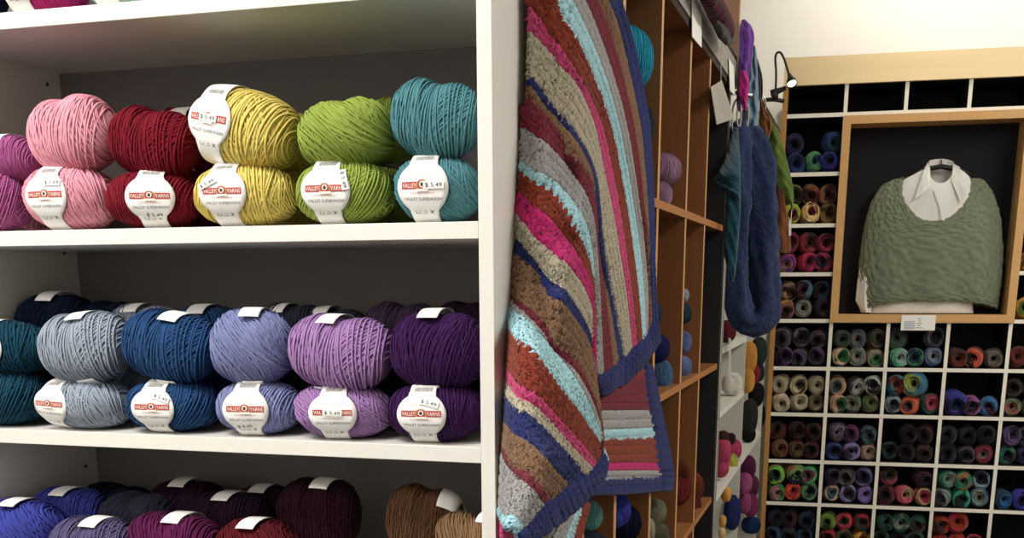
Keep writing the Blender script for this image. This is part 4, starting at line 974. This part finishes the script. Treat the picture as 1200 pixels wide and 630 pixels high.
EXT = ob + [(s[-1][0] + .5, s[-1][1] + 6, 0) for s in SEAMS[12:21]] + oa
def hang(i):
    if i <= 10:                                        # clear of the oak fronts, close to the white panel at its left edge
        return lambda t, x: -.409 + .0445 * min(1, max(0, x - 617) / 52) + .004 * math.sin(t * 9 + i) * min(1, max(0, x - 617) / 60) ** 2
    if i <= 17: return lambda t, x: -.412 + .062 * min(1, t * 1.9) - .014 * max(0, t - .7) / .3 * (1 if i < 14 else -.3)
    return lambda t, x: -.412 + (.085) * min(1, t * 1.35) ** .8
XS = [hang(i) for i in range(len(SEAMS))]
blanket = crochet(SEAMS, XS, SCOL, SROW, 'blanket', ext=EXT)
tag(blanket, 'striped crochet blanket with navy border hanging on the white unit end', 'blanket')
# the back layer of the folded blanket, seen under the front one, and the layer behind the near corner
Cs = [[(668, 424), (720, 424), (751, 423)], [(668, 441), (720, 440), (753, 438)], [(668, 464), (722, 463), (756, 462)], [(668, 481), (722, 480), (759, 480)], [(668, 503), (724, 502), (763, 500)],
      [(668, 514), (724, 512), (765, 510)], [(668, 543), (724, 541), (769, 541)], [(668, 553), (724, 551), (771, 551)], [(668, 560), (724, 558), (772, 557)], [(668, 578), (724, 578), (774, 574)]]
ce = [(762, 430), (765, 440), (769, 462), (773, 480), (777, 500), (780, 512), (785, 540), (787, 551), (788, 558), (786, 574)]
back = crochet(Cs, [lambda t, x: -.3715 + .004 * math.sin(t * 5)] * len(Cs), ['r', 'u', 'u', 'g', 'l', 'r', 'm', 'g', 'n'], [2, 2, 2, 2, 1, 3, 1, 1, 2], 'back_layer', m_cols=200, ext=ce, parent=blanket, thick=.005)
Ds = [[(622, 668), (640, 642), (655, 612), (672, 578)], [(636, 676), (650, 648), (663, 616), (677, 582)], [(642, 680), (656, 652), (668, 622), (680, 586)], [(660, 695), (672, 656), (680, 622), (688, 590)]]
low = crochet(Ds, [lambda t, x: -.372] * 4, ['g', 'l', 'r'], [3, 1, 3], 'under_layer', m_cols=200, parent=blanket, thick=.005)
Es = [[(588, 560), (590, 592), (591, 640), (600, 690)], [(592, 560), (597, 596), (603, 640), (612, 690)], [(596, 570), (606, 600), (622, 640), (640, 690)]]
low2 = crochet(Es, [lambda t, x: -.409 + .012 * t] * 3, ['p', 'r'], [1, 3], 'under_layer', m_cols=160, parent=blanket, thick=.005)
hk = MB(); a0 = at_x(628, -246, -.4165); hk.tube([a0 + np.array([-.001, 0, .006]), a0 + np.array([.014, 0, .006]), a0 + np.array([.020, 0, .012]), a0 + np.array([.020, 0, .024])], .003, 8)
tag(hk.build('wall_hook', plain('chrome', '#c8c8c8', .2, 1), smooth=True), 'small metal hook on the white end panel carrying the blanket', 'hook')
# ------------------------------------------------------------------ white rack further down the aisle
M_rack = plain('rack_white', '#d9d5cb', .5, noise=.03); M_rackg = plain('rack_grey_white', '#c3c0b7', .55, noise=.04); M_slot = plain('rack_slot', '#4a4843', .8)
rack = empty('white_rack', (-.55, 4.1, 0)); tag(rack, 'white rack with slotted uprights beyond the black end panel, under the scarves', 'shelf unit')
def rpart(name, mb, mats): return opart(name, mb, mats, rack, (-.55, 4.1, 0))
RY0, RY1 = 3.305, 4.93
yd = float(at_x(867.5, 540, -.38)[1]); zsh = float(at_x(855, 558, -.38)[2])
um = MB().box((XF - .03, RY0, 0), (XF, RY0 + .032, 1.62), 0)
for k in range(38): um.box((XF + .0001, RY0 + .010, .06 + k * .04), (XF + .0006, RY0 + .022, .078 + k * .04), 1)
rpart('upright', um, [M_rack, M_slot])
rpart('divider', MB().box((XB, yd, .05), (XF, yd + .02, 1.62)), M_rackg)
rpart('end_panel', MB().box((XB, RY1 - .02, 0), (XF, RY1, 2.135)), M_rackg)
rpart('back_board', MB().box((XB - .01, RY0, .05), (XB, RY1, 1.62)), M_rackg)
zc_ = float(at_x(858, 463, -.40)[2]); zt_ = float(at_x(851, 401, -.40)[2])
for z in (zsh, zsh - .5, zc_, zt_):
    rpart('shelf', MB().box((XB, RY0 + .033, z - .018), (XF + .001, yd - .0005, z)), M_rack)
for z in (zsh, zsh - .5):
    rpart('shelf', MB().box((XB, yd + .0205, z - .018), (XF + .001, RY1 - .0205, z)), M_rack)
GR = 'yarn balls on the white rack'
for i, t in enumerate([
    (851, 388, 22, 26, '#6e2230', 'dark red yarn ball on the white rack, just below the blue scarf'),
    (858, 450, 24, 26, '#d8d2c2', 'white yarn cone shaped ball in front of the light rack divider'),
    (846, 530, 22, 34, '#b03a5c', 'raspberry pink yarn ball, left on the white rack shelf'),
    (859, 526, 20, 24, '#b83a62', 'raspberry pink yarn ball, right on the white rack shelf'),
    (857, 541, 16, 20, '#a3a03a', 'yellow green yarn ball on the front edge of the white rack shelf'),
    (845, 548, 18, 22, '#b23a5e', 'raspberry pink yarn ball at the front of the white rack shelf'),
    (847, 512, 14, 16, '#4a2428', 'dark brown yarn ball behind the raspberry pink ones'),
    (856, 514, 12, 14, '#2c1c24', 'near black yarn ball on top at the back of the rack shelf'),
    (851, 579, 12, 18, '#d89a38', 'golden yellow yarn ball under the white rack shelf'),
    (858, 600, 20, 42, '#24306a', 'long navy blue yarn skein under the white rack shelf'),
    (847, 610, 8, 14, '#d8a04a', 'golden yellow yarn ball low at the rack upright, upper'),
    (846, 624, 8, 12, '#e0b878', 'pale gold yarn ball low at the rack upright, lower'),
    (878, 419, 18, 38, '#d8913a', 'orange gold yarn ball, upper one in the far rack bay'),
    (876, 446, 16, 28, '#d0923a', 'orange gold yarn ball, lower one in the far rack bay'),
    (889, 412, 18, 34, '#26362c', 'dark green yarn ball at the right of the orange gold ones'),
    (889, 436, 14, 22, '#1f3a30', 'dark green yarn ball below its larger twin'),
    (884, 438, 12, 24, '#8a1f2a', 'cherry red yarn ball between gold and dark green'),
    (886, 462, 18, 28, '#17181a', 'black yarn ball under the dark green ones'),
    (878, 488, 20, 42, '#2f2f31', 'charcoal yarn skein in the far rack bay'),
    (889, 487, 14, 28, '#1b1b1d', 'black yarn ball at the right of the charcoal skein'),
    (877, 509, 16, 18, '#19191b', 'black yarn ball at the foot of the charcoal skein'),
    (876, 547, 20, 28, '#5c1f44', 'dark magenta yarn ball under the far rack shelf'),
    (872, 566, 18, 26, '#a04a78', 'orchid yarn ball in the far bay, upper'),
    (882, 570, 14, 26, '#5a2440', 'plum yarn ball in the far bay beside the orchid ones'),
    (872, 589, 16, 26, '#9a4472', 'orchid yarn ball in the far bay, lower'),
    (880, 592, 16, 28, '#7a3058', 'mulberry yarn ball in the far bay'),
    (880, 615, 22, 20, '#16305a', 'dark blue yarn ball lowest in the far bay')]):
    a(*t, var=i, group=GR, X=-.40)
# leaflets clipped at the rack's near edge
card([(854, 395), (857, 397), (856.5, 448), (853, 442)], XF + .0006, 'leaflet', 'narrow pale leaflet at the near edge of the white rack', 'leaflet', .0012, plain('leaflet_paper', '#b5b1a8', .7))

# ------------------------------------------------------------------ scarves, shawl, hat
def cloth(name, col, fuzz=.3, sc=260, dk=.7):
    if name in MATS: return MATS[name]
    m, nt, b = new_mat(name); c = lin(col)
    tc = nt.nodes.new('ShaderNodeTexCoord'); v = nt.nodes.new('ShaderNodeTexVoronoi'); v.inputs['Scale'].default_value = sc
    nt.links.new(tc.outputs['Object'], v.inputs['Vector'])
    n = nt.nodes.new('ShaderNodeTexNoise'); n.inputs['Scale'].default_value = 40; n.inputs['Detail'].default_value = 5; nt.links.new(tc.outputs['Object'], n.inputs['Vector'])
    mx = nt.nodes.new('ShaderNodeMix'); mx.data_type = 'RGBA'; mx.inputs[6].default_value = (*[q * dk for q in c], 1); mx.inputs[7].default_value = (*[min(1, q * 1.35) for q in c], 1)
    nt.links.new(n.outputs['Fac'], mx.inputs[0]); nt.links.new(mx.outputs[2], b.inputs['Base Color'])
    bp = nt.nodes.new('ShaderNodeBump'); bp.inputs['Strength'].default_value = .7; bp.inputs['Distance'].default_value = .003
    nt.links.new(v.outputs['Distance'], bp.inputs['Height']); nt.links.new(bp.outputs[0], b.inputs['Normal'])
    b.inputs['Roughness'].default_value = 1; b.inputs['Specular IOR Level'].default_value = .1; b.inputs['Sheen Weight'].default_value = fuzz
    MATS[name] = m; return m
def hanging(sections, Y, mat, name, label, cat, dep=.035, n=40, folds=3, amp=.006, sub=10, seed=0, parent=None, lean=0.):
    """a gathered cloth hanging at depth Y: sections = (picture y, left x, right x[, depth shift])"""
    sec = np.array([(s[0], s[1], s[2], s[3] if len(s) > 3 else 0.) for s in sections], float)
    q = catmull(sec, sub * (len(sec) - 1) + 1); rows = []
    for i, (y, xl, xr, dy) in enumerate(q):
        L, R_ = at_y(xl, y, Y + dy), at_y(xr, y, Y + dy); cen = (L + R_) / 2; hw = (R_ - L) / 2; w = np.linalg.norm(hw)
        r = []
        for k in range(n):
            t = 2 * PI * k / n
            f = amp * math.sin(folds * t * 2 + seed + .8 * math.sin(i * .25 + seed)) + amp * .5 * math.sin(5 * t + i * .5 + seed)
            d = min(dep, .9 * w + .006)
            r.append(cen + hw * math.cos(t) * 1.0 + np.array([0, -1, 0]) * (math.sin(t) * (d + f)) + np.array([0, 0, .0015 * math.sin(9 * t + i * 1.3)]))
        rows.append(r)
    mb = MB().grid(rows, 0, close_u=True)
    nn = len(rows) * n; mb.f += [tuple(range(n))[::-1], tuple(range(nn - n, nn))]; mb.mi += [0, 0]
    o = mb.build(name, mat, parent, smooth=True)
    if cat: tag(o, label, cat)
    return o
M_denim = cloth('mohair_blue', '#2f3b5c', .12, 110, .4); M_tealc = cloth('teal_knit', '#1f4656'); M_purp = cloth('purple_knit', '#6b3a94'); M_mag = cloth('magenta_knit', '#b2247e')
M_pale = cloth('pale_blue_knit', '#748ea2'); M_rust = cloth('rust_knit', '#6e3f1e'); M_gre = cloth('green_felt', '#586d28'); M_dkc = cloth('dark_knit', '#26262c')
YS = 3.42
# blue looped scarf: both strands of the loop and the bottom of the loop are one mesh
def strand(path, Y, rx, ry, n=28, twist=0):
    P_ = catmull(path, 64); rows = []
    C3 = np.array([at_y(x, y, Y + dy) for x, y, w, dy in P_]); T_ = np.gradient(C3, axis=0); T_ /= np.linalg.norm(T_, axis=1, keepdims=True)
    for i in range(len(P_)):
        dpt = depth(C3[i]); w = P_[i][2] / 2 / F_PX * dpt
        bn = np.array([0, 1., 0]); nn = np.cross(T_[i], bn); nn /= np.linalg.norm(nn)
        r = []
        for k in range(n):
            t = 2 * PI * k / n; f = 1 + .10 * math.sin(4 * t + i * .22) + .06 * math.sin(7 * t - i * .4) + .03 * math.sin(i * 1.1 + 3 * t) + .05 * rng.standard_normal()
            r.append(C3[i] + nn * (w * math.cos(t) * f) + bn * (ry * math.sin(t) * f))
        rows.append(r)
    return rows
loop_path = [(876, 148, 24, -.01), (867, 158, 30, -.035), (863, 190, 33, -.045), (862, 240, 33, -.05), (861, 300, 31, -.05), (863, 345, 30, -.05), (870, 371, 32, -.05), (884, 378, 32, -.03), (896, 368, 32, -.015), (896, 335, 34, -.005), (894, 290, 36, 0), (890, 230, 41, 0), (885, 180, 38, 0), (877, 152, 24, 0)]
mbl = MB(); rws = strand(loop_path, YS, .04, .034); mbl.grid(rws, 0, close_u=True)
n_ = len(rws) * 28; mbl.f += [tuple(range(28))[::-1], tuple(range(n_ - 28, n_))]; mbl.mi += [0, 0]
mid = strand([(872, 165, 22, .035), (874, 220, 26, .035), (875, 290, 26, .035), (878, 345, 24, .03), (884, 372, 22, .0)], YS, .03, .03); mbl.grid(mid, 0, close_u=True)
sc1 = mbl.build('scarf', M_denim, smooth=True); tag(sc1, 'blue fluffy looped scarf hanging in front from chrome rings', 'scarf')
hanging([(150, 860, 866, .22), (163, 856, 866, .16), (178, 852, 867, .09), (190, 848, 868, .04), (204, 841, 868), (213, 836, 868), (220, 841, 868), (229, 854, 868), (237, 864, 868)], 3.13, M_tealc, 'shawl', 'dark teal shawl point behind the blue looped scarf', 'shawl', .02, folds=1, amp=.003)
hanging([(204, 853, 868), (225, 851, 868), (245, 850, 868), (275, 848, 866), (300, 849, 864), (318, 854, 862), (330, 857, 859)], 3.13, M_tealc, 'scarf', 'dark teal scarf tail below the shawl point, behind the blue loop', 'scarf', .016, folds=1, amp=.003, seed=2)
hanging([(24, 869, 874), (32, 867, 881), (44, 866, 884), (60, 866, 882), (80, 865, 879), (98, 864, 876), (118, 863, 872), (130, 864, 868)], YS - .045, M_purp, 'scarf', 'purple scarf hanging high beside the oak end panel', 'scarf', .025, seed=1)
hanging([(84, 867, 874), (95, 866, 878), (110, 866, 877), (122, 869, 876), (130, 871, 875)], YS - .080, M_mag, 'scarf', 'magenta scarf end below the purple scarf', 'scarf', .014, folds=2, amp=.003, seed=4)
hanging([(54, 882, 885), (66, 879, 887), (85, 876, 888), (110, 873, 889), (130, 870, 889), (148, 868, 888), (162, 868, 886)], YS + .09, M_pale, 'scarf', 'pale steel blue scarf between the purple one and the clip lamp', 'scarf', .022, seed=3)
hanging([(70, 886, 888), (88, 885, 893), (106, 885, 894), (116, 886, 893)], YS + .12, M_dkc, 'hat', 'dark knitted hat behind the pale blue scarf', 'hat', .03)
YG = 4.05
hanging([(119, 890, 895), (130, 890, 898), (140, 889, 904), (152, 890, 904), (166, 892, 900), (176, 895, 898)], YG - .03, M_rust, 'scarf', 'rust brown scarf top beside the chrome rings, left of the green shawl', 'scarf', .03, seed=5)
hanging([(131, 893, 899), (140, 896, 905), (155, 900, 913), (175, 901, 919), (195, 903, 924), (212, 909, 928), (226, 918, 930), (238, 925, 930), (246, 928, 930)], YG, M_gre, 'shawl', 'olive green felted shawl hanging to a point by the cubby wall', 'shawl', .03, folds=2, amp=.005, seed=2)
hanging([(200, 898, 912), (225, 897, 918), (250, 896, 922), (275, 899, 926), (290, 902, 927), (296, 904, 925)], YG + .06, M_rust, 'scarf', 'long rust brown scarf hanging below the green shawl', 'scarf', .03, seed=7)
sg = MB(); sg.tube([at_y(928.6, 240, YG), at_y(926.3, 262, YG - .02), at_y(926, 274, YG - .03)], .0012, 6)
g0 = [at_y(x, y, YG - .03) for x, y in ((924.8, 258), (927.4, 258), (927.0, 276), (924.4, 276))]
sg.add(g0 + [p + np.array([0, .001, 0]) for p in g0], [(0, 1, 2, 3), (7, 6, 5, 4), (0, 4, 5, 1), (2, 6, 7, 3), (1, 5, 6, 2), (0, 3, 7, 4)])
tag(sg.build('price_tag', M_card), 'thin white price tag hanging from the tip of the green shawl', 'tag')
# chrome rings and the arm they hang on
M_chr = plain('chrome', '#c8c8c8', .2, 1)
def ring(px, py, rx, ry, Y, label, tilt=.5):
    c = at_y(px, py, Y); d = depth(c); a_, b_ = rx / F_PX * d, ry / F_PX * d
    pts_ = [c + np.array([a_ * math.cos(t), a_ * tilt * math.cos(t), b_ * math.sin(t)]) for t in np.linspace(0, 2 * PI, 36, endpoint=False)]
    return tag(MB().tube(pts_, .0026, 8, closed=True).build('hanger_ring', M_chr, smooth=True), label, 'ring')
ring(863, 137, 5, 19, YS - .06, 'long chrome ring, left of the two carrying the blue scarf'); ring(870.5, 135, 6.5, 16, YS - .05, 'long chrome ring, right of the two carrying the blue scarf')
ring(892.6, 124, 4.5, 10.5, YG - .03, 'small chrome ring above the rust brown scarf')
br = MB(); br.tube([(XB, YS + .02, float(at_y(868, 116, YS)[2]) + .02), (XF - .0, YS + .02, float(at_y(868, 116, YS)[2]) + .02), tuple(at_y(872, 117, YS) + np.array([.02, .02, .012]))], .006, 8)
tag(br.build('scarf_hook', M_chr, smooth=True), 'chrome arm reaching out of the oak end panel with the scarf rings', 'hook')
ra = at_y(892.3, 116, YG - .03); ra[2] -= .0035
tag(MB().tube([(ra[0], 3.4045, ra[2]), (ra[0], 4.9095, ra[2])], .0055, 10).build('scarf_rail', M_chr, smooth=True), 'thin chrome rail running from the oak end panel to the white rack end, carrying scarves', 'rail')
# plaid hats on top of the rail
def plaid():
    m, nt, b = new_mat('plaid_knit'); tc = nt.nodes.new('ShaderNodeTexCoord'); mp = nt.nodes.new('ShaderNodeMapping'); mp.inputs['Rotation'].default_value = (.6, .5, .3)
    nt.links.new(tc.outputs['Object'], mp.inputs['Vector']); prev = None
    base = nt.nodes.new('ShaderNodeRGB'); base.outputs[0].default_value = (*lin('#6a1f28'), 1); prev = base.outputs[0]
    for ax, sc_, col in (('X', 14, '#2c2d3a'), ('Z', 12, '#17151a'), ('Y', 19, '#6a6670')):
        w = nt.nodes.new('ShaderNodeTexWave'); w.bands_direction = ax; w.inputs['Scale'].default_value = sc_; nt.links.new(mp.outputs[0], w.inputs['Vector'])
        r = nt.nodes.new('ShaderNodeMapRange'); r.inputs[1].default_value = .68; r.inputs[2].default_value = .82; r.inputs[4].default_value = .75; nt.links.new(w.outputs['Fac'], r.inputs[0])
        mx = nt.nodes.new('ShaderNodeMix'); mx.data_type = 'RGBA'; nt.links.new(r.outputs[0], mx.inputs[0]); nt.links.new(prev, mx.inputs[6]); mx.inputs[7].default_value = (*lin(col), 1); prev = mx.outputs[2]
    nt.links.new(prev, b.inputs['Base Color']); b.inputs['Roughness'].default_value = 1; b.inputs['Specular IOR Level'].default_value = .05
    return m
M_pl = plaid()
def rolled(pts, wid, name, label, cat, X, mat):
    P_ = catmull([(x, y, w) for (x, y), w in zip(pts, wid)], 40); rows = []
    for i, (x, y, w) in enumerate(P_):
        c = at_x(x, y, X); d = depth(c); r = w / 2 / F_PX * d
        t0 = at_x(*P_[min(i + 1, 39)][:2], X) - at_x(*P_[max(i - 1, 0)][:2], X); t0 /= np.linalg.norm(t0); nn = np.cross(t0, [1, 0, 0]); nn /= np.linalg.norm(nn)
        rows.append([c + nn * r * math.cos(t) * (1 + .08 * math.sin(3 * t + i * .5)) + np.array([.9 * r * math.sin(t), 0, 0]) for t in np.linspace(0, 2 * PI, 24, endpoint=False)])
    mb = MB().grid(rows, 0, close_u=True); mb.f += [tuple(range(24))[::-1], tuple(range(39 * 24, 40 * 24))]; mb.mi += [0, 0]
    return tag(mb.build(name, mat, smooth=True), label, cat)
rolled([(820, -30), (830, -6), (842, 16), (851, 34), (857, 42)], [20, 24, 26, 22, 6], 'mitten', 'plaid knitted mitten in dark red and grey lying over the grey rail', 'mitten', -.345, M_pl)
rolled([(838, 18), (845, 32), (852, 46), (858, 50)], [10, 18, 12, 4], 'mitten', 'black knitted mitten tip under the plaid one', 'mitten', -.3455, M_dkc)
# clip lamp on the rack top, in front of the cubby wall
YL = 4.90
M_lampb = plain('lamp_black', '#1c1a18', .45, .2)
lp = at_y(908, 116, YL); lamp = empty('clip_lamp', lp.tolist()); tag(lamp, 'small black gooseneck clip lamp, lit, beside the maple header', 'lamp')
def lpart(name, mb, mat, smooth=True, parent=lamp):
    o = mb.build(name, mat, parent, smooth=smooth); o.matrix_parent_inverse = Matrix.Translation((-lp).tolist()); return o
g = lambda x, y, dy=0.: at_y(x, y, YL + dy)
cl = MB(); cl.tube([g(895, 117, .0), g(907, 116.5), g(919, 118.5)], .008, 8); cl.tube([g(903, 109), g(911, 107), g(921, 103)], [.012, .012, .008], 10); cl.tube([g(908, 117), g(908, 106)], .014, 10)
lpart('clamp', cl, M_lampb)
lpart('gooseneck', MB().tube(catmull([g(909, 106), g(909.5, 85), g(908.6, 68), g(911, 61.5), g(915.5, 62.5), g(920, 72), g(924, 86)], 40), .0045, 8), M_lampb)
ax = g(928.5, 99.5, -.03) - g(924.5, 86); L_ = np.linalg.norm(ax)
lpart('lamp_shade', MB().lathe([(.005, 0), (.008, .008), (.009, .014), (.011, .022), (.018, L_ * .62), (.022, L_ * .92), (.020, L_ * .92), (.009, .024), (.002, .02)], g(924.5, 86), ax, 24), M_lampb)
bo = MB(); bo.lathe([(.0, L_ * .93), (.010, L_ * .93), (.0175, L_ * .88), (.0175, L_ * .80), (.008, L_ * .5)], g(924.5, 86), ax, 24); lpart('bulb', bo, emit('lamp_glow', '#fff2d8', 3.5))
bk = MB().box((XB, 4.50, 1.6205), (XF - .01, 4.60, float(lp[2]) - .009)); 
# ------------------------------------------------------------------ light
W = bpy.data.worlds.new('world'); SC.world = W; W.use_nodes = True
W.node_tree.nodes['Background'].inputs[0].default_value = (.9, .92, 1, 1); W.node_tree.nodes['Background'].inputs[1].default_value = .05
def area(name, loc, rot, sx, sy, power, col):
    l = bpy.data.lights.new(name, 'AREA'); l.shape = 'RECTANGLE'; l.size, l.size_y = sx, sy; l.energy = power; l.color = col
    o = bpy.data.objects.new(name, l); COL.objects.link(o); o.location = loc; o.rotation_euler = rot
    return o
def spot(name, loc, target, power, col, angle, blend=.6, r=.05):
    l = bpy.data.lights.new(name, 'SPOT'); l.energy = power; l.color = col; l.spot_size = angle; l.spot_blend = blend; l.shadow_soft_size = r
    o = bpy.data.objects.new(name, l); COL.objects.link(o); o.location = loc
    o.rotation_euler = (Vector(target) - Vector(loc)).to_track_quat('-Z', 'Y').to_euler(); return o
area('ceiling_and_fill_light', (-1.25, .25, ZC - .06), (0, 0, 0), 1.2, .6, 58, (1, .985, .965))
area('ceiling_and_fill_light', (-1.2, -1.7, ZC - .06), (0, 0, 0), 1.2, .6, 66, (1, .985, .965))  # unseen front fill, added to brighten the fronts of the balls
area('ceiling_and_fill_light', (1.7, 1.9, ZC - .06), (0, 0, 0), .6, 1.2, 50, (1, .965, .92))
area('ceiling_and_fill_light', (1.6, 3.3, ZC - .06), (0, 0, 0), .6, 1.2, 34, (1, .95, .87))
spot('ceiling_spot', (1.5, 4.75, ZC - .08), (1.25, 5.3, 2.4), 46, (1, .94, .83), 2.4, 1)
spot('ceiling_spot', (.2, 4.6, ZC - .08), (.1, 5.4, 2.75), 32, (1, .95, .88), 2.2, 1)
SC.view_settings.view_transform = 'Standard'; SC.view_settings.look = 'None'
SC.view_settings.gamma = 1; SC.view_settings.use_curve_mapping = False
SC.view_settings.exposure = 0.0
